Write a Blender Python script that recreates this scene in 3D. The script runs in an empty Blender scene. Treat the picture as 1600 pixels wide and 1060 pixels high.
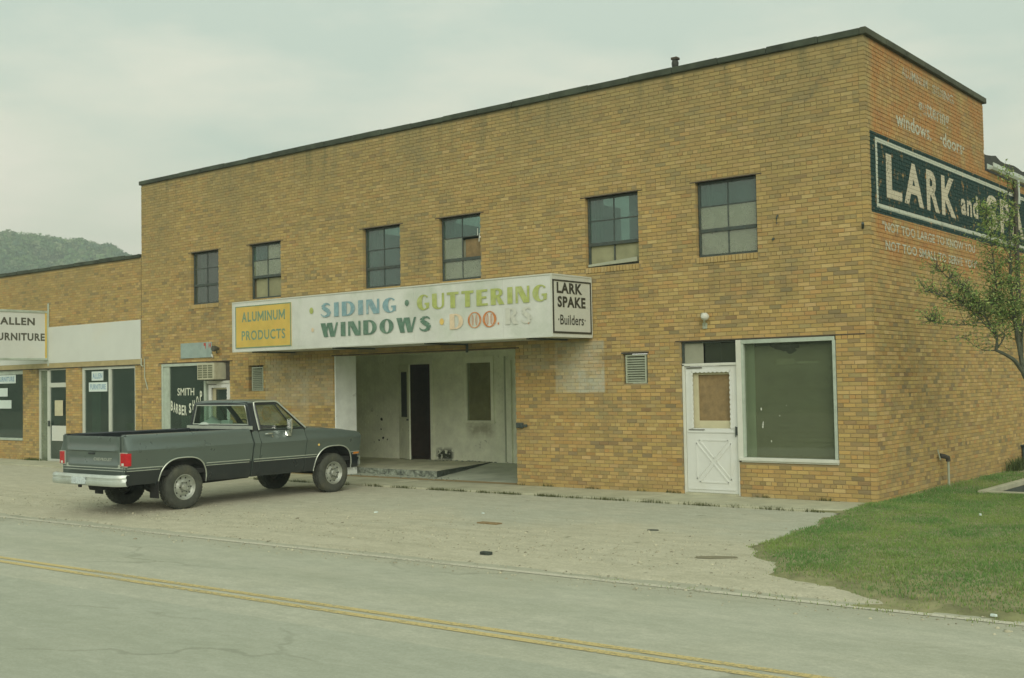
import bpy, bmesh, math, random
import numpy as np
from mathutils import Vector, Matrix, noise

random.seed(7)
rng = np.random.default_rng(7)
C = bpy.context.scene.collection
sc = bpy.context.scene

# ------------------------------------------------------------------ camera, sky, sun, exposure
CAM = Vector((6.82947701, -17.53241668, 1.95))
YAW, PITCH, ROLL, FPX = .674420, .0390328, -.0180179, 1802.5
f_ = Vector((-math.sin(YAW)*math.cos(PITCH), math.cos(YAW)*math.cos(PITCH), math.sin(PITCH)))
r0 = Vector((math.cos(YAW), math.sin(YAW), 0)); u0 = r0.cross(f_)
r_ = r0*math.cos(ROLL)+u0*math.sin(ROLL); u_ = -r0*math.sin(ROLL)+u0*math.cos(ROLL)
cd = bpy.data.cameras.new('camera'); cam = bpy.data.objects.new('camera', cd); C.objects.link(cam)
cam.matrix_world = Matrix(((r_.x, u_.x, -f_.x, CAM.x), (r_.y, u_.y, -f_.y, CAM.y), (r_.z, u_.z, -f_.z, CAM.z), (0, 0, 0, 1)))
cd.sensor_width = 36; cd.lens = 36*FPX/1600; cd.clip_end = 6000; cd.clip_start = .1
sc.camera = cam
sc.render.resolution_x, sc.render.resolution_y = 1024, 678
sc.view_settings.view_transform = 'Standard'; sc.view_settings.look = 'None'
sc.view_settings.gamma = 1; sc.view_settings.use_curve_mapping = False
sc.view_settings.exposure = 0.50
SUN_EL, SUN_AZ = 28, (.70, -.714)          # direction towards the sun (x, y)
w = bpy.data.worlds.new('World'); sc.world = w; w.use_nodes = True
nt = w.node_tree; nt.nodes.clear()
N = nt.nodes.new; LK = nt.links.new
out = N('ShaderNodeOutputWorld'); bg = N('ShaderNodeBackground'); bg.inputs['Strength'].default_value = .1
sky = N('ShaderNodeTexSky'); sky.sky_type = 'NISHITA'; sky.sun_disc = False
sky.sun_elevation = math.radians(SUN_EL); sky.sun_rotation = math.atan2(SUN_AZ[0], SUN_AZ[1])
sky.air_density = 1.5; sky.dust_density = 4
tc = N('ShaderNodeTexCoord'); mp = N('ShaderNodeMapping'); mp.inputs['Scale'].default_value = (1.3, 1.3, 4.5)
mp.inputs['Rotation'].default_value = (0, 0, 1.1)
n1 = N('ShaderNodeTexNoise'); n1.inputs['Scale'].default_value = 2.1; n1.inputs['Detail'].default_value = 8; n1.inputs['Roughness'].default_value = .55
LK(tc.outputs['Generated'], mp.inputs[0]); LK(mp.outputs[0], n1.inputs['Vector'])
sx = N('ShaderNodeSeparateXYZ'); LK(tc.outputs['Generated'], sx.inputs[0])
mr = N('ShaderNodeMapRange'); LK(sx.outputs['Z'], mr.inputs[0])
mr.inputs[1].default_value = .08; mr.inputs[2].default_value = .34; mr.inputs[3].default_value = .17; mr.inputs[4].default_value = -.10
ns = N('ShaderNodeMath'); ns.operation = 'MULTIPLY_ADD'; LK(n1.outputs['Fac'], ns.inputs[0]); ns.inputs[1].default_value = .78; ns.inputs[2].default_value = .11
ad = N('ShaderNodeMath'); LK(ns.outputs[0], ad.inputs[0]); LK(mr.outputs[0], ad.inputs[1])
cr = N('ShaderNodeValToRGB'); LK(ad.outputs[0], cr.inputs[0])
cr.color_ramp.elements[0].position = .40; cr.color_ramp.elements[0].color = (.455, .530, .450, 1)
cr.color_ramp.elements[1].position = .66; cr.color_ramp.elements[1].color = (.735, .695, .585, 1)
e = cr.color_ramp.elements.new(.53); e.color = (.600, .615, .505, 1)
sclr = N('ShaderNodeMix'); sclr.data_type = 'RGBA'; sclr.blend_type = 'MULTIPLY'; sclr.inputs[0].default_value = 1
LK(cr.outputs[0], sclr.inputs[6]); sclr.inputs[7].default_value = (10.3, 10.2, 10.4, 1)
mx = N('ShaderNodeMix'); mx.data_type = 'RGBA'; mx.inputs[0].default_value = .94
LK(sky.outputs[0], mx.inputs[6]); LK(sclr.outputs[2], mx.inputs[7])
LK(mx.outputs[2], bg.inputs[0]); LK(bg.outputs[0], out.inputs['Surface'])
sd = bpy.data.lights.new('sun', 'SUN'); sun = bpy.data.objects.new('sun', sd); C.objects.link(sun)
sd.energy = 1.5; sd.angle = math.radians(42); sd.color = (1, .945, .86)
dv = Vector((SUN_AZ[0]*math.cos(math.radians(SUN_EL)), SUN_AZ[1]*math.cos(math.radians(SUN_EL)), math.sin(math.radians(SUN_EL))))
sun.rotation_euler = dv.to_track_quat('Z', 'Y').to_euler(); sun.location = (20, -30, 40)
try:
    sc.cycles.use_denoising = True; sc.cycles.max_bounces = 9; sc.cycles.diffuse_bounces = 7; sc.cycles.transparent_max_bounces = 12
except Exception:
    pass

# ------------------------------------------------------------------ helpers
def tag(o, label=None, cat=None, group=None, kind=None):
    if label: o['label'] = label
    if cat: o['category'] = cat
    if group: o['group'] = group
    if kind: o['kind'] = kind
    return o

def empty(name, loc, label, cat, group=None):
    o = bpy.data.objects.new(name, None); C.objects.link(o); o.location = loc; o.empty_display_size = .3
    return tag(o, label, cat, group)

class MB:
    """collects verts and faces; build() links ONE mesh object (coordinates are world unless parent moves it)"""
    def __init__(s): s.v = []; s.f = []; s.m = []; s.cm = 0
    def quad(s, *p):
        b = len(s.v); s.v += [tuple(q) for q in p]; s.f.append(tuple(range(b, b+len(p)))); s.m.append(s.cm); return s
    def box(s, x0, x1, y0, y1, z0, z1):
        b = len(s.v)
        s.v += [(x0, y0, z0), (x1, y0, z0), (x1, y1, z0), (x0, y1, z0), (x0, y0, z1), (x1, y0, z1), (x1, y1, z1), (x0, y1, z1)]
        for q in ((0, 3, 2, 1), (4, 5, 6, 7), (0, 1, 5, 4), (1, 2, 6, 5), (2, 3, 7, 6), (3, 0, 4, 7)):
            s.f.append(tuple(b+i for i in q)); s.m.append(s.cm)
        return s
    def prism(s, a, b_):
        """two matching rings of points a, b_ -> closed solid"""
        k = len(s.v); n = len(a); s.v += [tuple(p) for p in a]+[tuple(p) for p in b_]
        s.f.append(tuple(k+i for i in reversed(range(n)))); s.f.append(tuple(k+n+i for i in range(n)))
        for i in range(n):
            j = (i+1) % n; s.f.append((k+i, k+j, k+n+j, k+n+i))
        s.m += [s.cm]*(n+2); return s
    def tube(s, pts, r, n=8, cap=True):
        pts = [Vector(p) for p in pts]; rs = r if isinstance(r, (list, tuple)) else [r]*len(pts)
        k = len(s.v); up = Vector((0, 0, 1))
        for i, p in enumerate(pts):
            d = (pts[min(i+1, len(pts)-1)]-pts[max(i-1, 0)]).normalized()
            a = d.cross(up);
            if a.length < .1: a = d.cross(Vector((0, 1, 0)))
            a.normalize(); b = d.cross(a)
            for j in range(n):
                t = 2*math.pi*j/n; s.v.append(tuple(p+a*math.cos(t)*rs[i]+b*math.sin(t)*rs[i]))
        for i in range(len(pts)-1):
            for j in range(n):
                q = (j+1) % n; s.f.append((k+i*n+j, k+i*n+q, k+(i+1)*n+q, k+(i+1)*n+j)); s.m.append(s.cm)
        if cap:
            s.f.append(tuple(k+j for j in reversed(range(n)))); s.m.append(s.cm)
            s.f.append(tuple(k+(len(pts)-1)*n+j for j in range(n))); s.m.append(s.cm)
        return s
    def lathe(s, prof, o, axis, n=32):
        """prof: (radius, along) ; axis 'x','y','z'"""
        k = len(s.v); m = len(prof)
        for j in range(n):
            t = 2*math.pi*j/n; c, d = math.cos(t), math.sin(t)
            for r, a in prof:
                p = {'x': (a, r*c, r*d), 'y': (r*c, a, r*d), 'z': (r*c, r*d, a)}[axis]
                s.v.append((o[0]+p[0], o[1]+p[1], o[2]+p[2]))
        for j in range(n):
            q = (j+1) % n
            for i in range(m-1):
                s.f.append((k+j*m+i, k+q*m+i, k+q*m+i+1, k+j*m+i+1)); s.m.append(s.cm)
        return s
    def grid(s, P):
        """P: rows of points"""
        k = len(s.v); nr = len(P); nc = len(P[0])
        for row in P: s.v += [tuple(p) for p in row]
        for i in range(nr-1):
            for j in range(nc-1):
                s.f.append((k+i*nc+j, k+i*nc+j+1, k+(i+1)*nc+j+1, k+(i+1)*nc+j)); s.m.append(s.cm)
        return s
    def build(s, name, mats, parent=None, smooth=False, bevel=0, recalc=True, kind=None):
        me = bpy.data.meshes.new(name); me.from_pydata(s.v, [], s.f)
        if not isinstance(mats, (list, tuple)): mats = [mats]
        for m in mats: me.materials.append(m)
        me.polygons.foreach_set('material_index', s.m)
        if recalc:
            bm = bmesh.new(); bm.from_mesh(me)
            if smooth: bmesh.ops.remove_doubles(bm, verts=bm.verts, dist=1e-5)
            bmesh.ops.recalc_face_normals(bm, faces=bm.faces); bm.to_mesh(me); bm.free()
        if smooth: me.polygons.foreach_set('use_smooth', [True]*len(me.polygons))
        me.update()
        o = bpy.data.objects.new(name, me); C.objects.link(o)
        if parent: o.parent = parent; 
        if parent and parent.parent is None and parent.type == 'EMPTY' and getattr(s, 'world', True):
            pass
        if bevel:
            b = o.modifiers.new('edge', 'BEVEL'); b.width = bevel; b.segments = 2; b.limit_method = 'ANGLE'; b.angle_limit = math.radians(40)
        if smooth:
            wn = o.modifiers.new('split', 'EDGE_SPLIT'); wn.split_angle = math.radians(38)
        if kind: o['kind'] = kind
        return o

def keep(o, parent):
    """parent o to parent while keeping the world coordinates it was built in"""
    o.parent = parent
    off = Vector((0, 0, 0)); p = parent
    while p: off += p.location; p = p.parent
    o.location = -off if True else o.location
    return o

def nodes(name):
    m = bpy.data.materials.new(name); m.use_nodes = True
    return m, m.node_tree, m.node_tree.nodes['Principled BSDF']

def mathn(t, op, a, b=None, clamp=False):
    n = t.nodes.new('ShaderNodeMath'); n.operation = op; n.use_clamp = clamp
    for i, v in enumerate((a, b)):
        if v is None: continue
        if isinstance(v, (int, float)): n.inputs[i].default_value = v
        else: t.links.new(v, n.inputs[i])
    return n.outputs[0]

def mixc(t, fac, a, b, bt='MIX'):
    n = t.nodes.new('ShaderNodeMix'); n.data_type = 'RGBA'; n.blend_type = bt
    for i, v in ((0, fac), (6, a), (7, b)):
        if isinstance(v, (int, float)): n.inputs[i].default_value = v
        elif isinstance(v, tuple): n.inputs[i].default_value = (v+(1,))[:4]
        else: t.links.new(v, n.inputs[i])
    return n.outputs[2]

def pos(t, scale=(1, 1, 1)):
    g = t.nodes.new('ShaderNodeNewGeometry')
    if scale == (1, 1, 1): return g.outputs['Position']
    m = t.nodes.new('ShaderNodeMapping'); m.inputs['Scale'].default_value = scale
    t.links.new(g.outputs['Position'], m.inputs[0]); return m.outputs[0]

def nz(t, scale, detail=4, rough=.55, vec=None, vs=(1, 1, 1)):
    n = t.nodes.new('ShaderNodeTexNoise'); n.inputs['Scale'].default_value = scale
    n.inputs['Detail'].default_value = detail; n.inputs['Roughness'].default_value = rough
    t.links.new(vec if vec is not None else pos(t, vs), n.inputs['Vector']); return n.outputs['Fac']

def ramp(t, fac, lo, hi, a=0., b=1.):
    n = t.nodes.new('ShaderNodeMapRange'); n.inputs[1].default_value = lo; n.inputs[2].default_value = hi
    n.inputs[3].default_value = a; n.inputs[4].default_value = b
    t.links.new(fac, n.inputs[0]); return n.outputs[0]

def bump(t, b, h, strength=.3, dist=.01):
    n = t.nodes.new('ShaderNodeBump'); n.inputs['Strength'].default_value = strength; n.inputs['Distance'].default_value = dist
    t.links.new(h, n.inputs['Height']); t.links.new(n.outputs[0], b.inputs['Normal'])

def mat(name, col, rough=.6, metal=0, var=.12, scale=6, bmp=.15, bscale=None, dirt=None, dirtamt=.3, vs=(1, 1, 1), spec=.5):
    m, t, b = nodes(name)
    a = nz(t, scale, 5, .6, vs=vs)
    c0 = tuple(max(0, x*(1-var)) for x in col); c1 = tuple(min(1, x*(1+var)) for x in col)
    cc = mixc(t, ramp(t, a, .3, .7), c0, c1)
    if dirt:
        d = nz(t, scale*.37, 7, .68, vs=vs)
        cc = mixc(t, mathn(t, 'MULTIPLY', ramp(t, d, .5, .68), dirtamt), cc, dirt)
    t.links.new(cc, b.inputs['Base Color'])
    b.inputs['Metallic'].default_value = metal; b.inputs['Specular IOR Level'].default_value = spec
    t.links.new(ramp(t, nz(t, scale*2.3, 3), .3, .7, max(.03, rough-.08), min(1, rough+.08)), b.inputs['Roughness'])
    if bmp: bump(t, b, nz(t, bscale or scale*8, 4), bmp, .004)
    return m

def boxmask(t, axis, a0, a1, z0, z1, soft=.03, xmin=None):
    """soft rectangular mask in world position on axis ('X' or 'Y') and Z"""
    s = t.nodes.new('ShaderNodeSeparateXYZ'); t.links.new(pos(t), s.inputs[0])
    o = None
    for v, lo, hi in ((s.outputs[axis], a0, a1), (s.outputs['Z'], z0, z1)):
        m = mathn(t, 'MULTIPLY', ramp(t, v, lo-soft, lo+soft), ramp(t, v, hi-soft, hi+soft, 1, 0))
        o = m if o is None else mathn(t, 'MULTIPLY', o, m)
    if xmin is not None: o = mathn(t, 'MULTIPLY', o, mathn(t, 'GREATER_THAN', s.outputs['X'], xmin))
    return o

GREEN = (.016, .046, .040)
def wallpaint(t, cc):
    """old coats of paint that lie on the brick walls"""
    # orange-red ghost coat on the side wall, upper part
    n = nz(t, 1.3, 6, .62); n2 = nz(t, 14, 3, .6)
    m = mathn(t, 'MULTIPLY', boxmask(t, 'Y', .25, 30, 3.85, 8, .12, -.02), ramp(t, n, .34, .55))
    m = mathn(t, 'MULTIPLY', m, ramp(t, n2, .35, .6, .25, .75))
    cc = mixc(t, m, cc, (.43, .185, .055))
    # white-ish patches either side of the porch
    n = nz(t, 2.2, 6, .7)
    for a0, a1, z0, z1, k, col in ((-6.15, -5.04, 1.77, 2.72, .60, (.46, .50, .40)), (-5.62, -5.04, 1.77, 2.2, .5, (.47, .53, .45)), (-14.62, -12.3, 1.55, 2.60, .42, (.50, .49, .36)), (-13.7, -13.1, .9, 2.4, .25, (.5, .49, .36)),
                               (-7.0, -6.1, 2.2, 2.7, .3, (.42, .46, .36))):
        m = mathn(t, 'MULTIPLY', boxmask(t, 'X', a0, a1, z0, z1, .02), ramp(t, n, .35, .62, .1, k))
        cc = mixc(t, m, cc, col)
    # green sign band with a white line, worn through in places
    wear = ramp(t, nz(t, 5, 7, .74), .57, .64, 1, .12)
    cc = mixc(t, mathn(t, 'MULTIPLY', boxmask(t, 'Y', .135, 13, 4.56, 5.86, .006, -.02), wear), cc, GREEN)
    wl = None
    for a0, a1, z0, z1 in ((.36, .44, 4.66, 5.78), (.36, 12.7, 5.715, 5.785), (.36, 12.7, 4.655, 4.725)):
        b_ = boxmask(t, 'Y', a0, a1, z0, z1, .005, -.02); wl = b_ if wl is None else mathn(t, 'MAXIMUM', wl, b_)
    wear2 = ramp(t, nz(t, 4, 7, .75), .60, .64, .85, .05)
    return mixc(t, mathn(t, 'MULTIPLY', wl, wear2), cc, (.58, .62, .50))

def brickmat(name, mortar=False, painted=None):
    m, t, b = nodes(name)
    s = t.nodes.new('ShaderNodeSeparateXYZ'); t.links.new(pos(t), s.inputs[0])
    if painted:
        cc = mixc(t, ramp(t, nz(t, 3, 6, .65), .35, .7), painted, tuple(x*.8 for x in painted))
        chips = ramp(t, nz(t, 2.6, 9, .76), .635, .65)
        hb = mathn(t, 'MULTIPLY', boxmask(t, 'X', -12.32, -11.80, .13, .40, .06), ramp(t, nz(t, 9, 5, .7), .42, .46)); cc = mixc(t, hb, cc, (.05, .06, .04))
        hb = mathn(t, 'MULTIPLY', boxmask(t, 'X', -11.3, -10.5, .75, 1.05, .10), ramp(t, nz(t, 4, 5, .7), .3, .6, 0, .6)); cc = mixc(t, hb, cc, (.22, .20, .10))
        low = ramp(t, s.outputs['Z'], .2, 1.4, 1, .25)
        cc = mixc(t, mathn(t, 'MULTIPLY', chips, low), cc, (.07, .08, .05))
        cc = mixc(t, mathn(t, 'MULTIPLY', ramp(t, nz(t, 1.2, 5, .6, vs=(1, 1, .5)), .5, .75), .18), cc, (.35, .37, .24))
    else:
        if mortar:
            cc = mixc(t, nz(t, 9, 5), (.255, .20, .10), (.35, .275, .14))
        else:
            at = t.nodes.new('ShaderNodeVertexColor'); at.layer_name = 'tone'
            g = nz(t, 60, 3, .6)
            cc = mixc(t, ramp(t, g, .3, .7, 0, .25), at.outputs['Color'], (.34, .25, .10))
        # weather: grey-olive soot, more of it towards the roof line
        top = ramp(t, s.outputs['Z'], 2.4, 7.2, .05, .85)
        n = ramp(t, nz(t, .55, 6, .62, vs=(1, 1, .6)), .34, .66, .35, 1.)
        cc = mixc(t, mathn(t, 'MULTIPLY', top, n), cc, (.262, .222, .10))
        # streaks below the coping
        st = mathn(t, 'MULTIPLY', ramp(t, s.outputs['Z'], 6.5, 7.35, 0, .8), ramp(t, nz(t, 3.5, 4, .6, vs=(1, 1, .12)), .5, .72))
        cc = mixc(t, st, cc, (.12, .13, .07))
        bl = ramp(t, nz(t, 1.1, 6, .7), .54, .70, 0, .5); cc = mixc(t, bl, cc, (.20, .185, .10))
        # old settlement crack with sooty edges near the upper corner of the front
        ln = mathn(t, 'SUBTRACT', s.outputs['Z'], mathn(t, 'ADD', mathn(t, 'MULTIPLY', s.outputs['X'], .72), 7.28))
        ln = mathn(t, 'ABSOLUTE', mathn(t, 'ADD', ln, mathn(t, 'MULTIPLY', mathn(t, 'SUBTRACT', nz(t, 2.2, 4), .5), .5)))
        ck = mathn(t, 'MULTIPLY', mathn(t, 'MULTIPLY', ramp(t, ln, .0, .10, .42, 0), ramp(t, nz(t, 3, 4, .7), .42, .6)), boxmask(t, 'X', -2.1, -.1, 5.6, 7.3, .2)); cc = mixc(t, ck, cc, (.10, .11, .08))
        # soot marks and rain streaks below window sills, lintels and bolts
        for a0, a1, z0, z1, k_ in ((-9.95, -9.45, 4.2, 5.2, .6), (-5.4, -4.2, 3.3, 4.0, .30), (-3.1, -1.9, 3.2, 4.0, .26), (-7.6, -7.1, 3.95, 4.6, .4), (-12.2, -7.2, 2.62, 2.8, .3), (-17.5, -16.3, 3.4, 4.05, .3), (-1.7, -1.3, 3.2, 4.3, .22)):
            mk = mathn(t, 'MULTIPLY', boxmask(t, 'X', a0, a1, z0, z1, .16), ramp(t, nz(t, 2.6, 5, .65, vs=(1, 1, .28)), .40, .62, 0, k_)); cc = mixc(t, mk, cc, (.13, .125, .075))
        foot = mathn(t, 'MULTIPLY', ramp(t, s.outputs['Z'], .0, .5, .4, 0), ramp(t, nz(t, 2.5, 5, .6), .35, .65)); cc = mixc(t, foot, cc, (.32, .24, .12))
        cc = wallpaint(t, cc)
    t.links.new(cc, b.inputs['Base Color']); b.inputs['Roughness'].default_value = .86; b.inputs['Specular IOR Level'].default_value = .25
    bump(t, b, nz(t, 90, 4, .7), .5, .003)
    return m

M = {}
M['brick'] = brickmat('brick_clay'); M['mortar'] = brickmat('mortar', True)
M['paintbrick'] = brickmat('painted_brick', painted=(.84, .88, .70))
M['paintbrick_light'] = brickmat('painted_brick_light', painted=(.82, .88, .82))
M['coping'] = mat('coping', (.045, .058, .036), .9, var=.5, scale=2.5, bmp=.5, dirt=(.035, .045, .03), dirtamt=.8)
M['coping_side'] = mat('coping_side', (.060, .068, .040), .9, var=.35, scale=2.5, bmp=.5, dirt=(.05, .06, .035), dirtamt=.6)
M['steel_dark'] = mat('steel_dark', (.045, .062, .052), .6, var=.3, scale=20, dirt=(.10, .09, .05), dirtamt=.4)
M['lintel'] = mat('lintel', (.07, .055, .035), .8, var=.3, scale=10)
M['white'] = mat('white_paint', (.60, .62, .53), .5, var=.05, scale=5, dirt=(.42, .42, .30), dirtamt=.35)
M['white_door'] = mat('white_door', (.64, .665, .61), .45, var=.03, scale=4, dirt=(.55, .55, .42), dirtamt=.3)
M['panel_white'] = mat('panel_white', (.58, .615, .55), .5, var=.04, scale=1.3, dirt=(.60, .57, .42), dirtamt=.35)
M['sign_white'] = mat('sign_white', (.60, .625, .555), .55, var=.10, scale=1.6, dirt=(.38, .45, .33), dirtamt=.75)
M['sign_edge'] = mat('sign_edge', (.53, .56, .48), .5, var=.06, scale=2.6, dirt=(.42, .42, .28), dirtamt=.4)
M['frame_pale'] = mat('frame_pale', (.40, .47, .38), .45, metal=.0, var=.1, scale=8, dirt=(.2, .24, .16), dirtamt=.4)
M['frame_light'] = mat('frame_light', (.50, .54, .45), .45, var=.06, scale=8)
M['board_brown'] = mat('board_brown', (.24, .17, .075), .8, var=.25, scale=7, dirt=(.13, .10, .05), dirtamt=.5)
M['board_tan'] = mat('board_tan', (.60, .50, .33), .85, var=.2, scale=4)
M['board_khaki'] = mat('board_khaki', (.27, .27, .15), .85, var=.16, scale=3, dirt=(.18, .19, .10), dirtamt=.5)
M['board_grey'] = mat('board_grey', (.36, .38, .27), .85, var=.12, scale=2.5, dirt=(.25, .27, .18), dirtamt=.5)
M['board_green'] = mat('board_green', (.275, .285, .205), .6, var=.12, scale=1.6, dirt=(.10, .13, .09), dirtamt=.5)
M['cream'] = mat('cream', (.52, .49, .31), .6, var=.08)
M['dark'] = mat('dark_interior', (.022, .026, .022), .9, var=.3, scale=2)
M['room'] = mat('room_wall', (.19, .235, .19), .9, var=.3, scale=1.5)
M['reveal'] = mat('pale_reveal', (.46, .54, .42), .8, var=.1, scale=3)
M['curtain'] = mat('curtain', (.42, .50, .42), .9, var=.25, scale=9, vs=(1, 1, .05))
M['yellow'] = mat('yellow_paint', (.58, .42, .085), .5, var=.12, scale=2.5, dirt=(.70, .40, .08), dirtamt=.45)
M['let_teal'] = mat('letter_teal', (.16, .27, .17), .6, var=.2, scale=18)
M['let_blue'] = mat('letter_blue', (.20, .34, .36), .6, var=.2, scale=14, dirt=(.50, .56, .52), dirtamt=.4)
M['let_dkblue'] = mat('letter_dark_green', (.10, .19, .13), .6, var=.25, scale=14, dirt=(.3, .4, .3), dirtamt=.3)
M['let_lime'] = mat('letter_lime', (.37, .43, .12), .6, var=.15, scale=14, dirt=(.52, .56, .34), dirtamt=.4)
M['let_orange'] = mat('letter_orange', (.52, .20, .06), .6, var=.25, scale=18, dirt=(.62, .52, .36), dirtamt=.6)
M['let_peach'] = mat('letter_peach', (.66, .54, .36), .6, var=.12, scale=14)
M['let_ghost'] = mat('letter_ghost', (.545, .56, .47), .6, var=.08, scale=9)
M['let_gold'] = mat('letter_gold', (.70, .50, .14), .6)
M['ink'] = mat('ink', (.035, .035, .022), .6, var=.3, scale=12)
M['ink_soft'] = mat('ink_soft', (.075, .075, .05), .6, var=.3, scale=12)
M['paper'] = mat('paper', (.60, .70, .64), .7, var=.04)
M['paper_blue'] = mat('paper_blue', (.20, .34, .44), .7, var=.1)
M['bluegrey'] = mat('blue_grey_plate', (.27, .35, .31), .6, var=.15, scale=4, dirt=(.35, .40, .33), dirtamt=.5)
M['red'] = mat('red_paint', (.42, .05, .03), .5)
M['glasslet'] = mat('window_lettering', (.62, .66, .52), .7, var=.1, scale=30)
M['concrete'] = mat('concrete', (.42, .42, .29), .9, var=.14, scale=3, bmp=.4, dirt=(.24, .25, .15), dirtamt=.5)
M['porch'] = mat('porch_floor', (.52, .52, .38), .9, var=.2, scale=2, bmp=.4, dirt=(.16, .18, .12), dirtamt=.5)
M['porch_blue'] = mat('porch_ramp', (.42, .46, .36), .9, var=.15, scale=2, bmp=.4, dirt=(.14, .17, .13), dirtamt=.5)
M['rubble'] = mat('crumbled_edge', (.24, .27, .21), .9, var=.5, scale=16, bmp=.6, dirt=(.02, .03, .025), dirtamt=.95)
M['rubble_dark'] = mat('crumbled_dark_edge', (.045, .06, .045), .9, var=.5, scale=14, bmp=.6)
M['wood_dark'] = mat('wood_dark', (.06, .055, .04), .9, var=.3)
M['roofdark'] = mat('roof_felt', (.04, .045, .035), .9, var=.4, scale=4)
M['ac'] = mat('ac_metal', (.42, .42, .29), .5, var=.1, scale=9, dirt=(.25, .24, .14), dirtamt=.4)
M['ac_dark'] = mat('ac_grille', (.13, .14, .08), .6, var=.1)
M['louver'] = mat('louver', (.36, .40, .29), .5, var=.1, scale=12, dirt=(.22, .24, .16), dirtamt=.4)
M['gutter'] = mat('gutter', (.48, .54, .45), .5, var=.08, scale=3)

def glassmat(name, tint, dust=0., dcol=(.1, .15, .12), rough=.03):
    m = bpy.data.materials.new(name); m.use_nodes = True; t = m.node_tree; t.nodes.clear()
    o = t.nodes.new('ShaderNodeOutputMaterial')
    tr = t.nodes.new('ShaderNodeBsdfTransparent'); tr.inputs[0].default_value = tint+(1,)
    gl = t.nodes.new('ShaderNodeBsdfGlossy'); gl.inputs['Roughness'].default_value = rough; gl.inputs[0].default_value = (1, 1, 1, 1)
    df = t.nodes.new('ShaderNodeBsdfDiffuse'); df.inputs[0].default_value = dcol+(1,)
    lw = t.nodes.new('ShaderNodeLayerWeight'); lw.inputs[0].default_value = .5
    fr = mathn(t, 'ADD', mathn(t, 'MULTIPLY', mathn(t, 'POWER', lw.outputs['Facing'], 5.), .9), .075)
    m1 = t.nodes.new('ShaderNodeMixShader'); m2 = t.nodes.new('ShaderNodeMixShader')
    if dust > 0:
        d = ramp(t, nz(t, 2.2, 6, .65), .3, .7, dust*.7, min(1, dust*1.3)); t.links.new(d, m1.inputs[0])
    else: m1.inputs[0].default_value = 0
    t.links.new(tr.outputs[0], m1.inputs[1]); t.links.new(df.outputs[0], m1.inputs[2])
    t.links.new(mathn(t, 'MULTIPLY', fr, 1., True), m2.inputs[0]); t.links.new(m1.outputs[0], m2.inputs[1]); t.links.new(gl.outputs[0], m2.inputs[2])
    bm_ = t.nodes.new('ShaderNodeBump'); bm_.inputs['Strength'].default_value = .04; bm_.inputs['Distance'].default_value = .02
    t.links.new(nz(t, 1.7, 2), bm_.inputs['Height']); t.links.new(bm_.outputs[0], gl.inputs['Normal'])
    t.links.new(m2.outputs[0], o.inputs['Surface']); return m
M['glass'] = glassmat('glass', (.80, .83, .76), .08, (.2, .22, .16))
M['glass_teal'] = glassmat('glass_teal', (.45, .62, .56), .42, (.075, .155, .128))
M['glass_dark'] = glassmat('glass_dark', (.50, .64, .57), .32, (.085, .12, .10))
M['glass_dusty'] = glassmat('glass_dusty', (.7, .78, .66), .5, (.27, .32, .22))
M['glass_car'] = glassmat('car_glass', (.62, .74, .68), .03, (.2, .25, .2))

def text_mesh(s, mb, x0, x1, z0, z1, place, bold=0., depth=0., shear=0.):
    """flat lettering made from the built-in font, fitted into x0..x1 / z0..z1; place(x, z) -> 3-D point"""
    cu = bpy.data.curves.new('lettering', 'FONT'); cu.body = s; cu.offset = bold; cu.space_character = 1.12 if bold > .02 else 1.04; cu.shear = shear; cu.resolution_u = 3
    to = bpy.data.objects.new('lettering', cu); C.objects.link(to)
    dg = bpy.context.evaluated_depsgraph_get(); me = bpy.data.meshes.new_from_object(to.evaluated_get(dg))
    vs = [v.co.copy() for v in me.vertices]; fs = [tuple(p.vertices) for p in me.polygons]
    bpy.data.objects.remove(to); bpy.data.curves.remove(cu); bpy.data.meshes.remove(me)
    if not vs: return
    ax, bx = min(v.x for v in vs), max(v.x for v in vs); az, bz = min(v.y for v in vs), max(v.y for v in vs)
    k = len(mb.v)
    mb.v += [tuple(place(x0+(v.x-ax)/(bx-ax)*(x1-x0), z0+(v.y-az)/(bz-az)*(z1-z0))) for v in vs]
    mb.f += [tuple(k+i for i in f) for f in fs]; mb.m += [mb.cm]*len(fs)

# ------------------------------------------------------------------ ground
def lotz(x, y):
    if y > -1.3: b = -.035
    elif y > -6: b = -.035
    else: b = -.035-.055*min(1, (-6-y)/1.75)
    return b
def road_edge(x): return -7.62+.0195*(x+1.16)

def sheet(name, m, xs, ys, zf, keepf=None, kind='structure', parent=None):
    idx = {}; v = []; f = []
    for i, x in enumerate(xs):
        for j, y in enumerate(ys): idx[i, j] = len(v); v.append((x, y, zf(x, y)))
    for i in range(len(xs)-1):
        for j in range(len(ys)-1):
            if keepf and not keepf((xs[i]+xs[i+1])/2, (ys[j]+ys[j+1])/2): continue
            f.append((idx[i, j], idx[i+1, j], idx[i+1, j+1], idx[i, j+1]))
    me = bpy.data.meshes.new(name); me.from_pydata(v, [], f); me.materials.append(m)
    bm = bmesh.new(); bm.from_mesh(me); bmesh.ops.delete(bm, geom=[q for q in bm.verts if not q.link_faces], context='VERTS'); bm.to_mesh(me); bm.free()
    me.polygons.foreach_set('use_smooth', [True]*len(me.polygons))
    o = bpy.data.objects.new(name, me); C.objects.link(o); o['kind'] = kind
    return o

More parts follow.
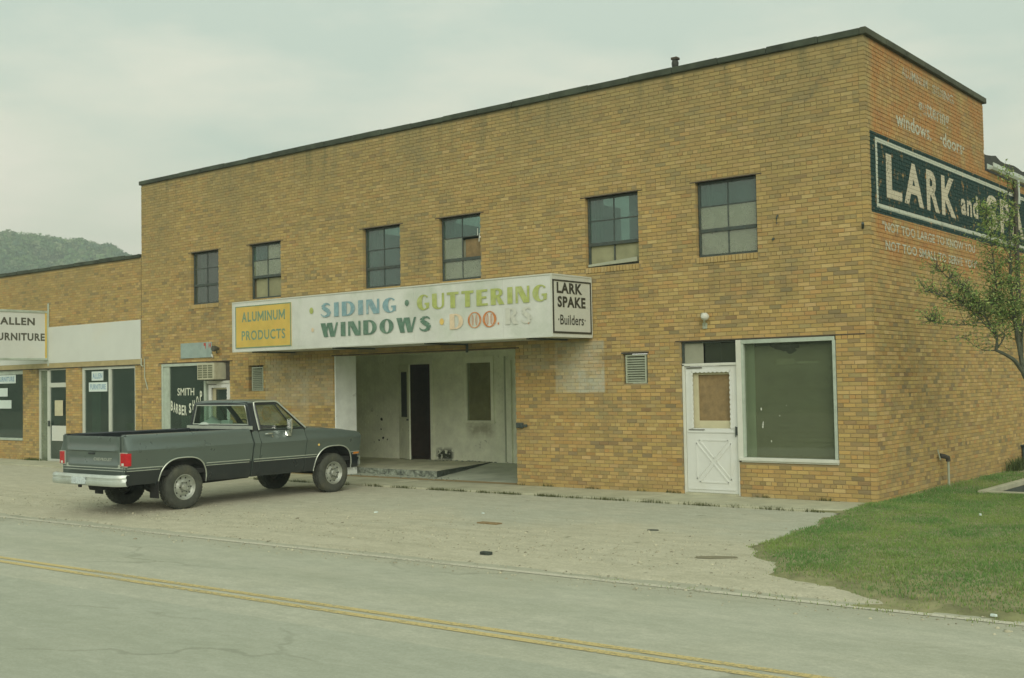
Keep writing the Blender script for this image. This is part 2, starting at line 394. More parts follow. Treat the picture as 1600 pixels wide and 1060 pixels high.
def gravelmat(name, c0, c1, c2):
    m, t, b = nodes(name)
    s = t.nodes.new('ShaderNodeSeparateXYZ'); t.links.new(pos(t), s.inputs[0])
    big = nz(t, .5, 6, .6, vs=(.6, 1, 1)); fine = nz(t, 38, 4, .75)
    # greyer old asphalt near the building on the right, sandy gravel towards the road
    zone = mathn(t, 'ADD', ramp(t, s.outputs['Y'], -6.2, -3.0), mathn(t, 'MULTIPLY', mathn(t, 'SUBTRACT', big, .5), 2.6))
    zone = mathn(t, 'MULTIPLY', ramp(t, zone, .25, .8), ramp(t, s.outputs['X'], -9, -5, .35, 1))
    cc = mixc(t, zone, c0, c1)
    cc = mixc(t, ramp(t, nz(t, .9, 7, .7), .5, .7, 0, .5), cc, c2)
    cc = mixc(t, ramp(t, fine, .35, .7, 0, .55), cc, (.27, .265, .18))
    v = t.nodes.new('ShaderNodeTexVoronoi'); v.inputs['Scale'].default_value = 55; t.links.new(pos(t), v.inputs['Vector'])
    cc = mixc(t, ramp(t, v.outputs['Distance'], .12, .02, 0, .35), cc, (.60, .58, .44))
    cc = mixc(t, ramp(t, nz(t, 2.7, 3, .5), .70, .74, 0, .5), cc, (.13, .13, .08))
    mo = nz(t, 6, 7, .75, vs=(.5, 1, 1)); cc = mixc(t, ramp(t, mo, .38, .60, .34, 0), cc, (.27, .265, .17)); cc = mixc(t, ramp(t, nz(t, 16, 5, .8), .56, .70, 0, .35), cc, (.66, .63, .46))
    tr_ = mathn(t, 'MULTIPLY', ramp(t, nz(t, 1.6, 5, .6, vs=(.12, 1.5, 1)), .52, .66, 0, .30), ramp(t, s.outputs['Y'], -2.5, -5, 0, 1)); cc = mixc(t, tr_, cc, (.33, .32, .22))
    t.links.new(cc, b.inputs['Base Color']); b.inputs['Roughness'].default_value = .95; b.inputs['Specular IOR Level'].default_value = .2
    bump(t, b, mathn(t, 'ADD', fine, nz(t, 120, 2)), .6, .012)
    return m
M['gravel'] = gravelmat('gravel', (.60, .57, .42), (.52, .535, .425), (.66, .63, .48))

def asphalt():
    m, t, b = nodes('asphalt')
    s = t.nodes.new('ShaderNodeSeparateXYZ'); t.links.new(pos(t), s.inputs[0])
    off = mathn(t, 'SUBTRACT', s.outputs['Y'], mathn(t, 'MULTIPLY', s.outputs['X'], .021))   # distance across the road
    streak = nz(t, 1.0, 5, .6, vs=(.12, 1.6, 1)); fine = nz(t, 70, 3, .7)
    cc = mixc(t, ramp(t, streak, .35, .65), (.50, .505, .395), (.56, .56, .44))
    cc = mixc(t, ramp(t, nz(t, .7, 6, .65), .45, .7, 0, .5), cc, (.47, .465, .335))
    seam = mathn(t, 'ADD', off, mathn(t, 'MULTIPLY', nz(t, 2.5, 3), .10))
    cc = mixc(t, ramp(t, seam, -10.82, -10.84, 0, .55), cc, (.39, .425, .34))      # newer asphalt in the near lane
    ed = ramp(t, off, -8.2, -7.7); cc = mixc(t, mathn(t, 'MULTIPLY', ed, .5), cc, (.42, .40, .28))
    # wheel polish
    for c_ in (-9.15, -8.2, -11.9, -12.9):
        d = mathn(t, 'ABSOLUTE', mathn(t, 'SUBTRACT', off, c_)); cc = mixc(t, ramp(t, d, 0, .45, .22, 0), cc, (.33, .365, .265))
    cc = mixc(t, ramp(t, nz(t, 34, 3, .7), .40, .62, .28, 0), cc, (.27, .285, .20))
    # cracks: thin bands where a warped distance field is near zero
    v = t.nodes.new('ShaderNodeTexVoronoi'); v.feature = 'DISTANCE_TO_EDGE'; v.inputs['Scale'].default_value = .30
    wv = t.nodes.new('ShaderNodeMapping'); t.links.new(pos(t), wv.inputs[0]); wv.inputs['Scale'].default_value = (.7, 1.15, 1)
    dn = t.nodes.new('ShaderNodeTexNoise'); dn.inputs['Scale'].default_value = 1.6; dn.inputs['Detail'].default_value = 6; t.links.new(wv.outputs[0], dn.inputs['Vector'])
    va = t.nodes.new('ShaderNodeVectorMath'); va.operation = 'SCALE'; va.inputs['Scale'].default_value = .9; t.links.new(dn.outputs['Color'], va.inputs[0])
    vb = t.nodes.new('ShaderNodeVectorMath'); t.links.new(wv.outputs[0], vb.inputs[0]); t.links.new(va.outputs[0], vb.inputs[1]); t.links.new(vb.outputs[0], v.inputs['Vector'])
    ck = mathn(t, 'MULTIPLY', ramp(t, v.outputs['Distance'], .004, .014, 1, 0), ramp(t, nz(t, .45, 4), .47, .58))
    cc = mixc(t, mathn(t, 'MULTIPLY', ck, .38), cc, (.15, .16, .11))
    cc = mixc(t, ramp(t, fine, .3, .75, 0, .35), cc, (.26, .275, .20))
    cc = mixc(t, ramp(t, nz(t, 120, 2, .6), .62, .75, 0, .35), cc, (.5, .5, .4))
    mo = nz(t, 7, 6, .75, vs=(.45, 1, 1)); cc = mixc(t, ramp(t, mo, .40, .62, .30, 0), cc, (.24, .26, .19)); cc = mixc(t, ramp(t, nz(t, 13, 5, .8, vs=(.5, 1, 1)), .55, .68, 0, .30), cc, (.52, .52, .40))
    cc = mixc(t, ramp(t, nz(t, 1.3, 5, .7, vs=(.25, 1, 1)), .58, .70, 0, .25), cc, (.27, .28, .20))
    t.links.new(cc, b.inputs['Base Color']); b.inputs['Roughness'].default_value = .85; b.inputs['Specular IOR Level'].default_value = .3
    bump(t, b, fine, .4, .006); return m
M['asphalt'] = asphalt()

def roadpaint(name, col, thr):
    m = bpy.data.materials.new(name); m.use_nodes = True; t = m.node_tree; b = t.nodes['Principled BSDF']
    cc = mixc(t, nz(t, 30, 4, .7), tuple(x*.8 for x in col), col)
    t.links.new(cc, b.inputs['Base Color']); b.inputs['Roughness'].default_value = .8
    a = mathn(t, 'ADD', nz(t, 26, 6, .8), mathn(t, 'MULTIPLY', nz(t, 1.1, 3), .35)); t.links.new(ramp(t, a, thr-.05, thr+.06, .05, .95), b.inputs['Alpha']); return m
M['white_line'] = roadpaint('white_line', (.62, .60, .46), .58)
M['yellow_line'] = roadpaint('yellow_line', (.64, .52, .22), .60)
M['grassbase'] = mat('soil_and_thatch', (.21, .215, .095), .95, var=.35, scale=5, dirt=(.32, .28, .16), dirtamt=.9)
M['farground'] = mat('far_ground', (.13, .14, .07), .95, var=.4, scale=.05)

PIT = (.98, 2.7, 2.25, 5.3)
sheet('ground', M['farground'], [-3000, -60, PIT[0], PIT[1], 60, 3000], [-3000, -60, PIT[2], PIT[3], 60, 3000], lambda x, y: -.16,
      lambda x, y: not (PIT[0] < x < PIT[1] and PIT[2] < y < PIT[3]))
b = MB()
xs = [-60+i*1.5 for i in range(101)]
def roadz(o): return -.105-.03*abs(o)/3.2+.03      # gentle crown about the centre line
ROWS = [-14.2, -13.3, -12.3, -11.3, -10.3, -9.3, -8.5, -7.9, -7.62, -7.0]
def road_pt(x, off, dz=0):
    y = off+.021*(x+1.16); return (x, y, -.075-.012*abs(off+10.3)/1.0*.5+dz)
def strip(name, m, o0, o1, dz, x0=-60, x1=60, parent=None):
    s = MB(); n = 60; P = [[road_pt(x0+(x1-x0)*i/n, o, dz) for i in range(n+1)] for o in (o0, (o0+o1)/2, o1)]
    s.grid(P); o = s.build(name, m, parent); o['kind'] = 'structure'; return o
s = MB(); s.grid([[road_pt(-90+3*i, o) for i in range(61)] for o in ROWS]); o = s.build('road', M['asphalt'], smooth=True); o['kind'] = 'structure'; road = o
strip('white_edge_line', M['white_line'], -7.69, -7.58, .005, parent=road)
strip('yellow_centre_line', M['yellow_line'], -10.235, -10.14, .005, parent=road)
strip('yellow_centre_line', M['yellow_line'], -10.41, -10.315, .005, parent=road)

def in_lot(x, y):
    n = noise.noise(Vector((x*.9, 0, 3)))*.09+noise.noise(Vector((x*4, 0, 9)))*.035
    return y > road_edge(x)-.30
def lotsurf(x, y):
    r = road_pt(x, y-.021*(x+1.16))[2]; n = noise.noise(Vector((x*.55, 0, 3)))*.20+noise.noise(Vector((x*2.3, 0, 7)))*.10+noise.noise(Vector((x*7, y*3, 9)))*.04
    d = y-(road_edge(x)+.13+n)
    if y > -6.9 and d > .4: return lotz(x, y)
    return max(lotz(x, y), r+.006) if d > .2 else max(lotz(x, y), r+.006)*max(0, d/.2)+(r-.012)*(1-max(0, d/.2)) if d > 0 else r-.012
sheet('parking_lot', M['gravel'], [-45+.25*i for i in range(280)], [-8.7+.06*j for j in range(30)]+[-6.9+.25*j for j in range(25)],
      lotsurf, in_lot)

# sidewalk slabs along the foot of the building
sw = bpy.data.objects.new('sidewalk', None); C.objects.link(sw); sw['kind'] = 'structure'
x = -31.0; i = 0
while x < -.05:
    L = 1.52; b = MB(); dz = random.uniform(-.004, .004); x1 = min(x+L-.012, .16)
    yo = -1.27+.03*math.sin(x*.7)
    if x > -1.7:
        yo = -1.22
        b.prism([(x, yo, -.2), (x1, yo+.30, -.2), (x1, .0, -.2), (x, .0, -.2)], [(x, yo, dz), (x1, yo+.30, dz), (x1, .0, dz), (x, .0, dz)])
    else: b.box(x, x1, yo, .0, -.2, dz)
    o = b.build('slab', M['concrete'], sw, bevel=.012); x += L
b = MB(); b.box(-31, .1, -1.20, .0, -.21, -.02); b.build('joint_filling', M['grassbase'], sw)

# lawn
def lawn_edge_x(y):
    pts = [(.6, -.02), (-.4, -.12), (-.66, -.02), (-1.2, .0), (-2.5, .14), (-4.0, .30), (-5.0, .40), (-5.6, .75), (-6.1, 1.15), (-6.6, 1.6), (-7.0, 2.4), (-7.35, 3.4), (-7.5, 6), (-7.6, 30)]
    if y > .6: return .0
    for (ya, xa), (yb, xb) in zip(pts, pts[1:]):
        if yb <= y <= ya: return xa+(xb-xa)*(ya-y)/(ya-yb)
    return 99
def lawn_d(x, y):
    n = noise.noise(Vector((x*1.6, y*1.6, 0)))*.14+noise.noise(Vector((x*6, y*6, 5)))*.07
    e0 = lawn_edge_x(y); sl = (lawn_edge_x(y+.05)-lawn_edge_x(y-.05))/.1 if -7.6 < y < .5 else 0
    if e0 > 90: return y+7.62
    return (x-e0)/math.sqrt(1+sl*sl)-n*(1 if y < .3 else 0)
def in_lawn(x, y, grow=0.):
    if PIT[0]-.16 < x < PIT[1]+.2 and PIT[2]-.16 < y < PIT[3]+.2: return False
    return lawn_d(x, y) > grow and y < 24
def lawnz(x, y):
    b_ = .018 if y > -1.3 else .018-.035*min(1, (-1.3-y)/1.5) if y > -6 else -.017-.05*min(1, (-6-y)/1.5)
    d = lawn_d(x, y) if y < .5 else 9
    return b_+.02*noise.noise(Vector((x*.5, y*.5, 2)))+.012-.055*max(0, min(1, (.16-d)/.26))
lawn = sheet('lawn', M['grassbase'], [-.3+.1*i for i in range(90)]+[8.8+.8*i for i in range(40)], [-7.8+.1*j for j in range(152)]+[7.5+.8*j for j in range(20)], lawnz, lambda x, y: in_lawn(x, y, -.12))

# ------------------------------------------------------------------ brickwork
BH, BL, BD, JT = .0677, .2032, .1016, .011
TONES = [((0.470, 0.330, 0.120), 24), ((0.501, 0.357, 0.139), 16), ((0.439, 0.309, 0.112), 22), ((0.479, 0.314, 0.110), 13), ((0.416, 0.302, 0.116), 14),
         ((0.527, 0.384, 0.165), 6), ((0.452, 0.274, 0.096), 5), ((0.319, 0.240, 0.105), 3.6), ((0.256, 0.207, 0.105), 1.6), ((0.287, 0.196, 0.091), 1.0), ((0.369, 0.289, 0.128), 5)]
TW = [t[1] for t in TONES]
TC = [(1.00, .93, .92)]
def tone(): return random.choices(range(len(TONES)), TW)[0]

def brick_list(length, height, holes, u_off=0., z_base=0., start_cut=None):
    """bricks as (u0,u1,z0,z1,deep) on a wall running u = 0..length"""
    res = []; k = 0; z = z_base
    while z+BH*.6 < height:
        z1 = min(z+BH, height)-JT; hdr = (k % 7 == 3); mod = BD if hdr else BL
        u = u_off-(mod/2 if k % 2 else 0)
        while u < length:
            segs = [(max(u, 0), min(u+mod, length))]
            u += mod
            for a0, a1, c0, c1 in holes:
                if z1 <= c0+.012 or z >= c1-.012: continue
                ns = []
                for p, q in segs:
                    if q <= a0 or p >= a1: ns.append((p, q)); continue
                    if p < a0: ns.append((p, a0+JT))
                    if q > a1: ns.append((a1, q))
                segs = ns
            for p, q in segs:
                if q-p < .035: continue
                deep = any(abs(q-JT-a0) < .02 or abs(p-a1) < .02 for a0, a1, c0, c1 in holes if z1 > c0 and z < c1)
                full = q-p > mod*.95 and mod == BL
                res.append((p, q-JT, z, z1, deep, full, k))
        z += BH; k += 1
    return res

def brick_box(u0, u1, z0, z1, d, front=0.):
    return u0, u1, z0, z1, d, front

class BrickWall:
    """place: function (u, n, z) -> world point, n = distance out of the wall"""
    def __init__(s): s.items = []
    def add(s, bricks, place, deep=.1, shallow=.03, ends=None):
        for (u0, u1, z0, z1, dp, full, k) in bricks:
            out_ = random.uniform(-.0022, .0022) + (.004 if random.random() < .015 else 0)
            d = deep if dp else shallow
            if ends: 
                r = ends(u0, u1, k)
                if r is None: continue
                u0, u1, d2 = r
                d = d2 or d
            tn = tone()
            if tn < 7:
                q_ = noise.noise(Vector((u0*.9, z0*2.2, 11 if place is pf else 31))); 
                if random.random() < .032+.15*max(0, q_)+(.02 if z0 < 2.4 else 0): tn = random.choice((7, 7, 7, 9, 8, 10))
            s.items.append((place, u0, u1, z0+random.uniform(-.0008, .0008), z1, d, out_, tn, full))
    def corners(s, it):
        pl, u0, u1, z0, z1, d, o, tn, full = it
        return [pl(u, n, z) for n in (o, -d) for (u, z) in ((u0, z0), (u1, z0), (u1, z1), (u0, z1))]
    def size(s, it):
        c = s.corners(it)[:4]; P = []
        for p in c:
            v = Vector(p)-CAM; dz = v.dot(f_)
            if dz < 1: return 0
            x, y = 800+FPX*v.dot(r_)/dz, 530-FPX*v.dot(u_)/dz
            if not (0 < x < 1600 and 0 < y < 1060): return 0
            P.append((x, y))
        a = 0
        for i in range(4): a += P[i][0]*P[(i+1) % 4][1]-P[(i+1) % 4][0]*P[i][1]
        return abs(a)/2
    def build(s, parent, m, single=300, name='brick', rest='brickwork'):
        order = sorted(range(len(s.items)), key=lambda i: -s.size(s.items[i])) if single else []
        one = set(i for i in order[:single] if s.items[i][8])
        F = ((0, 1, 2, 3), (1, 5, 6, 2), (4, 0, 3, 7), (3, 2, 6, 7), (4, 5, 1, 0))
        V = []; FF = []; COL = []
        cache = {}
        for i, it in enumerate(s.items):
            tn = it[7]; c = TONES[tn][0]; v = random.uniform(.82, 1.13); v2 = random.uniform(.95, 1.05)
            col = (c[0]*v, c[1]*v*v2, c[2]*v, 1)
            if i in one:
                pl, u0, u1, z0, z1, d, o, tn, full = it
                key = (pl, tn, round(d, 3), random.randrange(3)); L = BL-JT
                if key not in cache:
                    me = bpy.data.meshes.new('brick'); a = Vector(pl(0, 0, 0)); H = BH-JT
                    vs = [Vector(pl(u, n, z))-a for n in (0, -d) for (u, z) in ((0, 0), (L, 0), (L, H), (0, H))]
                    me.from_pydata([tuple(q) for q in vs], [], F); me.materials.append(m)
                    ca = me.color_attributes.new('tone', 'FLOAT_COLOR', 'POINT')
                    ca.data.foreach_set('color', [x_ for _ in range(8) for x_ in col])
                    bm = bmesh.new(); bm.from_mesh(me)
                    bmesh.ops.bevel(bm, geom=[e_ for e_ in bm.edges if len(e_.link_faces) == 2 and all(vv.index < 4 for vv in e_.verts)], offset=.0022, segments=1, affect='EDGES')
                    bm.to_mesh(me); bm.free(); cache[key] = me
                ob = bpy.data.objects.new(name, cache[key]); C.objects.link(ob); ob.parent = parent
                ob.location = Vector(pl(u0, o, z0))-parent.location
                continue
            k = len(V); V += s.corners(it); FF += [tuple(k+j for j in q) for q in F]; COL += list(col)*8
        me = bpy.data.meshes.new(rest); me.from_pydata(V, [], FF); me.materials.append(m)
        ca = me.color_attributes.new('tone', 'FLOAT_COLOR', 'POINT'); ca.data.foreach_set('color', COL)
        ob = bpy.data.objects.new(rest, me); C.objects.link(ob); keep(ob, parent); ob['kind'] = 'stuff'
        return ob

def wall_sheet(mb, length, height, holes, place, depth=.1, z0=0., reveal=True):
    us = sorted(set([0, length]+[h for q in holes for h in q[:2]])); zs = sorted(set([z0, height]+[h for q in holes for h in q[2:4]]))
    for i in range(len(us)-1):
        for j in range(len(zs)-1):
            cu, cz = (us[i]+us[i+1])/2, (zs[j]+zs[j+1])/2
            if any(a0 < cu < a1 and c0 < cz < c1 for a0, a1, c0, c1 in holes): continue
            mb.quad(place(us[i], -.008, zs[j]), place(us[i+1], -.008, zs[j]), place(us[i+1], -.008, zs[j+1]), place(us[i], -.008, zs[j+1]))
    if reveal:
        for a0, a1, c0, c1 in holes:
            q = [(a0-.004, c0), (a1+.004, c0), (a1+.004, c1), (a0-.004, c1)]
            for i in range(4):
                (ua, za), (ub, zb) = q[i], q[(i+1) % 4]
                mb.quad(place(ua, -.008, za), place(ub, -.008, zb), place(ub, -depth-.22, zb), place(ua, -depth-.22, za))

XL = -19.6; H2 = 7.352
UP = [(-17.47, -16.36), (-15.17, -14.03), (-11.30, -10.18), (-9.06, -7.95), (-5.40, -4.24), (-3.07, -1.91)]
UZ = (4.075, 5.375)
holes = [(a-XL, b_-XL)+UZ for a, b_ in UP]
holes += [(-18.76-XL, -16.92-XL, .60, 2.625), (-16.92-XL, -15.95-XL, 0, 2.625), (-15.24-XL, -14.69-XL, 1.89, 2.50),
          (-12.23-XL, -7.12-XL, 0, 2.64), (-4.63-XL, -4.11-XL, 1.92, 2.485), (-3.43-XL, -2.345-XL, 0, 2.63), (-2.345-XL, -.60-XL, .575, 2.63)]
main = empty('commercial_building', (-9.8, 3, 0), 'long two storey yellow brick commercial building with six upper windows and a recessed porch', 'building')
pf = lambda u, n, z: (XL+u, -n, z)
ps = lambda u, n, z: (n, u, z)
bw = BrickWall()
LF = -XL
def end_f(u0, u1, k):          # corner: front bricks run through on even courses
    if k % 2 == 0: return (u0, u1, .1 if u1 > LF-.02 else 0)
    if u0 > LF-.105: return None
    return (u0, min(u1, LF-.105), 0)
def end_s(u0, u1, k):
    if k % 2 == 1: return (u0, u1, .1 if u0 < .02 else 0)
    if u1 < .12: return None
    return (max(u0, .113), u1, 0)
fb = brick_list(LF+JT, H2, holes)
# rowlock sills below the upper windows take one and a half courses
for a, b_ in UP:
    nb = []
    for q in fb:
        (u0, u1, z0, z1, dp, full, k) = q
        if z1 > 3.975 and z0 < 4.07 and u1 > a-XL and u0 < b_-XL:
            if z0 < 3.975-.02: nb.append((u0, u1, z0, 3.965, dp, False, k))
            continue
        nb.append(q)
    fb = nb
bw.add(fb, pf, ends=end_f)
LS = 6.12
bw.add([q for q in brick_list(LS+JT, H2, [])], ps, ends=end_s)
bw.build(main, M['brick'])
b = MB(); wall_sheet(b, LF-.008, H2, holes, pf)
def ps2(u, n, z): return (n, u, z)
b.quad((-.008, .008, 0), (-.008, LS, 0), (-.008, LS, H2), (-.008, .008, H2))
b.quad((-.008, LS, 5.5), (-8, LS, 5.5), (-8, LS, H2), (-.008, LS, H2)); b.quad((XL, .008, 0), (XL, 9, 0), (XL, 9, H2), (XL, .008, H2))
b.quad((XL, .5, 7.2), (-.008, .5, 7.2), (-.008, LS, 7.2), (XL, LS, 7.2)); 
keep(b.build('wall', M['mortar'], recalc=False), main)
b = MB()
for a, b_ in UP:       # rowlock sills
    n = int((b_-a)/.068)
    for i in range(n):
        u = a+(b_-a)*i/n; b.box(u+.004, u+(b_-a)/n-.006, -.014-random.uniform(0, .004), .09, 3.972, 4.066+random.uniform(-.002, .002))
o = b.build('window_sill', M['brick'])
me = o.data; ca = me.color_attributes.new('tone', 'FLOAT_COLOR', 'POINT'); cl = []
for i in range(len(me.vertices)//8):
    c = TONES[random.choice([0, 1, 1, 2, 3, 5])][0]; cl += list(c+(1,))*8
ca.data.foreach_set('color', cl); keep(o, main); o['kind'] = 'stuff'
# coping stones
def coping(parent, x0, x1, z0, z1, L=.9, yo=-.055, y1=.30):
    x = x0
    while x < x1-.01:
        e_ = min(x+L, x1); b = MB(); dz = random.uniform(-.010, .010); dy = random.uniform(-.012, .010)
        b.box(x+.003, e_-.003, yo+dy, y1, z0, z1+dz)
        keep(b.build('coping_stone', M['coping'], bevel=.012), parent); x = e_
coping(main, XL-.05, -.05, 7.352, 7.462)
y = -.055
while y < LS:
    e_ = min(y+.9, LS+.08); b = MB(); b.box(-.30 if y > 0 else -.047, .06+random.uniform(-.006, .006), y+.003, e_-.003, 7.352, 7.462+random.uniform(-.005, .005))
    keep(b.build('coping_stone', M['coping_side'], bevel=.012), main); y = e_
b = MB(); b.box(XL+.3, -.3, .3, LS, 7.30, 7.33); keep(b.build('roof', M['roofdark']), main)
# steel lintels
for q in [(a-.10, b_+.10, 5.375, 5.392) for a, b_ in UP]+[(-18.85, -15.85, 2.626, 2.648), (-12.33, -7.02, 2.641, 2.662), (-3.53, -.12, 2.631, 2.649)]:
    b = MB(); b.box(q[0], q[1], -.007, .09, q[2], q[3]); keep(b.build('lintel', M['lintel']), main)
# iron hanger rod above the porch, small bracket by the porch, bolt near the corner
b = MB(); b.box(-8.36, -8.31, -.03, -.005, 2.6, 2.95); keep(b.build('hanger_strap', M['steel_dark']), main)
b = MB(); b.box(-7.09, -6.93, -.05, -.004, 1.10, 1.20).box(-6.93, -6.84, -.03, -.004, 1.12, 1.17).box(-7.05, -6.98, -.075, -.05, 1.11, 1.15); keep(b.build('wall_bracket', M['steel_dark'], bevel=.006), main)
b = MB(); b.tube([(-.10, -.002, 4.30), (-.06, -.10, 4.36)], .022); keep(b.build('iron_bolt', M['steel_dark']), main)
b = MB(); b.tube([(-1.62, 0, 4.27), (-1.6, -.07, 4.25)], .02); keep(b.build('iron_bolt', M['steel_dark']), main); b = MB(); b.tube([(-1.54, 0, 4.65), (-1.54, -.04, 4.6), (-1.54, -.03, 4.5)], .012); keep(b.build('iron_bolt', M['steel_dark']), main)

# ---- upper windows: steel frames with panes
def sub(o, parent):   # parent is a mesh part already placed with keep()
    o.parent = parent; o.location = (0, 0, 0); return o
def pane(parent, x0, x1, y, z0, z1, m, name='pane', tilt=0):
    b = MB(); b.box(x0, x1, y, y+.005, z0, z1); o = b.build(name, m); sub(o, parent); return o
FY = .10
def steel_window(a, b_, rows, cols, paneM, railrow=None, boards=(), curtain=True):
    x0, x1 = a+.012, b_-.012; z0, z1 = UZ[0]+.005, UZ[1]-.004
    f = MB(); fw = .038
    f.box(x0, x0+fw, FY-.02, FY+.03, z0, z1).box(x1-fw, x1, FY-.02, FY+.03, z0, z1)
    f.box(x0+fw, x1-fw, FY-.018, FY+.03, z1-fw, z1).box(x0+fw, x1-fw, FY-.018, FY+.03, z0, z0+fw)
    zz = [z0+fw]+list(rows)+[z1-fw]; xx = [x0+fw]+[x0+fw+(x1-x0-2*fw)*i/cols for i in range(1, cols)]+[x1-fw]
    for i, z in enumerate(rows):
        h = .030 if i == railrow else .012
        f.box(x0+fw, x1-fw, FY-(.03 if i == railrow else .008), FY+.02, z-h, z+h)
    for x_ in xx[1:-1]: f.box(x_-.010, x_+.010, FY-.012, FY+.016, z0+fw, z1-fw)
    w_ = f.build('window', M['steel_dark'], bevel=.003); keep(w_, main)
    for r in range(len(zz)-1):
        for c_ in range(cols):
            mm = paneM[r][c_]
            if mm: pane(w_, xx[c_]+.004, xx[c_+1]-.004, FY+random.uniform(-.002, .002), zz[r]+.004, zz[r+1]-.004, M[mm])
    for (u0, u1, v0, v1, y_, mm) in boards:
        pane(w_, x0+(x1-x0)*u0, x0+(x1-x0)*u1, y_, z0+(z1-z0)*v0, z0+(z1-z0)*v1, M[mm], 'board')
    if curtain:
        k = MB(); P = [[(x0+.03+.2*i/12, FY+.16+.02*math.sin(i*1.3), z) for i in range(13)] for z in (z0, z1)]; k.grid(P)
        sub(k.build('curtain', M['curtain'], smooth=True), w_)
    d = MB(); d.quad((x0, 1.5, z0-.3), (x1, 1.5, z0-.3), (x1, 1.5, z1+.3), (x0, 1.5, z1+.3)).quad((x0-.2, .33, z0), (x0-.2, 1.5, z0), (x0-.2, 1.5, z1), (x0-.2, .33, z1)).quad((x1+.2, .33, z0), (x1+.2, 1.5, z0), (x1+.2, 1.5, z1), (x1+.2, .33, z1))
    d.quad((x0-.2, .33, z0-.01), (x1+.2, .33, z0-.01), (x1+.2, 1.5, z0-.3), (x0-.2, 1.5, z0-.3)); d.quad((x0-.2, .33, z1+.01), (x1+.2, .33, z1+.01), (x1+.2, 1.5, z1+.3), (x0-.2, 1.5, z1+.3))
    sub(d.build('room', M['room']), w_)
    return w_
T, K, D_, G_ = 'glass_teal', 'glass_dusty', 'glass_dark', 'glass'
o = steel_window(*UP[0], (4.55, 4.97), 2, [[D_, D_], [D_, D_], [D_, D_]], 0); o['label'] = 'dark upper window with a pale curtain down its edge'
o = steel_window(*UP[1], (4.60, 4.99), 2, [[None, None], [K, K], [T, K]], 0, boards=[(.06, .97, .03, .37, FY+.05, 'board_khaki'), (.18, .96, .40, .9, FY+.12, 'board_grey')]); o['label'] = 'upper window with its lower sash filled by a leaning khaki board'
o = steel_window(*UP[2], (4.50, 4.90), 2, [[T, T], [T, T], [T, T]], 0); o['label'] = 'upper window glazed all over in dull teal glass'
o = steel_window(*UP[3], (4.50, 4.95), 2, [[K, K], [K, None], [T, T]], 0, boards=[(.06, .5, .34, .64, FY+.10, 'board_grey'), (.06, .95, .03, .31, FY+.08, 'board_khaki'), (.52, .96, .34, .64, FY+.07, 'board_brown')]); o['label'] = 'upper window with one pane missing over brown board'
k = MB(); k.tube([(-8.02, .06, 4.98), (-7.96, -.03, 4.80)], .009).tube([(-8.06, .05, 5.08), (-8.01, -.01, 4.93)], .007); sub(k.build('sash_stay', M['frame_light']), o)
o = steel_window(*UP[4], (4.50, 4.94), 2, [[None, None], [T, T], [T, T]], 0, boards=[(.03, .98, .03, .33, FY+.02, 'board_khaki')]); o['label'] = 'upper window with four teal panes above a khaki board'
k = MB(); k.prism([(-5.36, .02, 4.09), (-4.30, .02, 4.12), (-4.30, .06, 4.12), (-5.36, .06, 4.09)], [(-5.36, .02, 4.13), (-4.30, .02, 4.20), (-4.30, .06, 4.20), (-5.36, .06, 4.13)]); sub(k.build('loose_rail', M['board_grey']), o)
o = steel_window(*UP[5], (4.53, 4.95), 2, [[K, K], [K, K], [T, T]], 0, boards=[(.05, .95, .03, .64, FY+.06, 'board_grey')]); o['label'] = 'upper window with two teal panes over four papered panes'

# ---- louvered vents
def vent(x0, x1, z0, z1, n):
    b = MB(); y = .02
    b.box(x0, x0+.03, y, y+.06, z0, z1).box(x1-.03, x1, y, y+.06, z0, z1).box(x0+.03, x1-.03, y, y+.06, z1-.03, z1).box(x0+.03, x1-.03, y, y+.06, z0, z0+.03)
    v = b.build('louver_vent', M['louver'], bevel=.003); keep(v, main)
    me = None
    for i in range(n):
        z = z0+.04+(z1-z0-.08)*i/n
        if me is None:
            k = MB(); k.prism([(x0+.03, y+.005, 0), (x1-.03, y+.005, 0), (x1-.03, y+.05, .032), (x0+.03, y+.05, .032)], [(x0+.03, y+.002, .007), (x1-.03, y+.002, .007), (x1-.03, y+.047, .039), (x0+.03, y+.047, .039)])
            s_ = k.build('slat', M['louver']); me = s_.data
        else: s_ = bpy.data.objects.new('slat', me); C.objects.link(s_)
        s_.parent = v; s_.location = (0, 0, z)
    k = MB(); k.quad((x0, .1, z0), (x1, .1, z0), (x1, .1, z1), (x0, .1, z1)); sub(k.build('backing', M['dark']), v)
vent(-4.59, -4.15, 1.925, 2.44, 10); vent(-15.14, -14.72, 1.90, 2.46, 11)
b = MB(); b.box(-4.66, -4.08, -.01, .05, 2.455, 2.485); keep(b.build('lintel', M['wood_dark']), main)

# ---- doors and shop windows of the main building
def room(x0, x1, z0, z1, y0, y1, m, parent, name='room'):
    b = MB()
    b.quad((x0, y1, z0), (x1, y1, z0), (x1, y1, z1), (x0, y1, z1)); b.quad((x0, y0, z0), (x0, y1, z0), (x0, y1, z1), (x0, y0, z1)); b.quad((x1, y0, z0), (x1, y1, z0), (x1, y1, z1), (x1, y0, z1))
    b.quad((x0, y0, z0), (x1, y0, z0), (x1, y1, z0), (x0, y1, z0)); b.quad((x0, y0, z1), (x1, y0, z1), (x1, y1, z1), (x0, y1, z1))
    o = b.build(name, m); return o

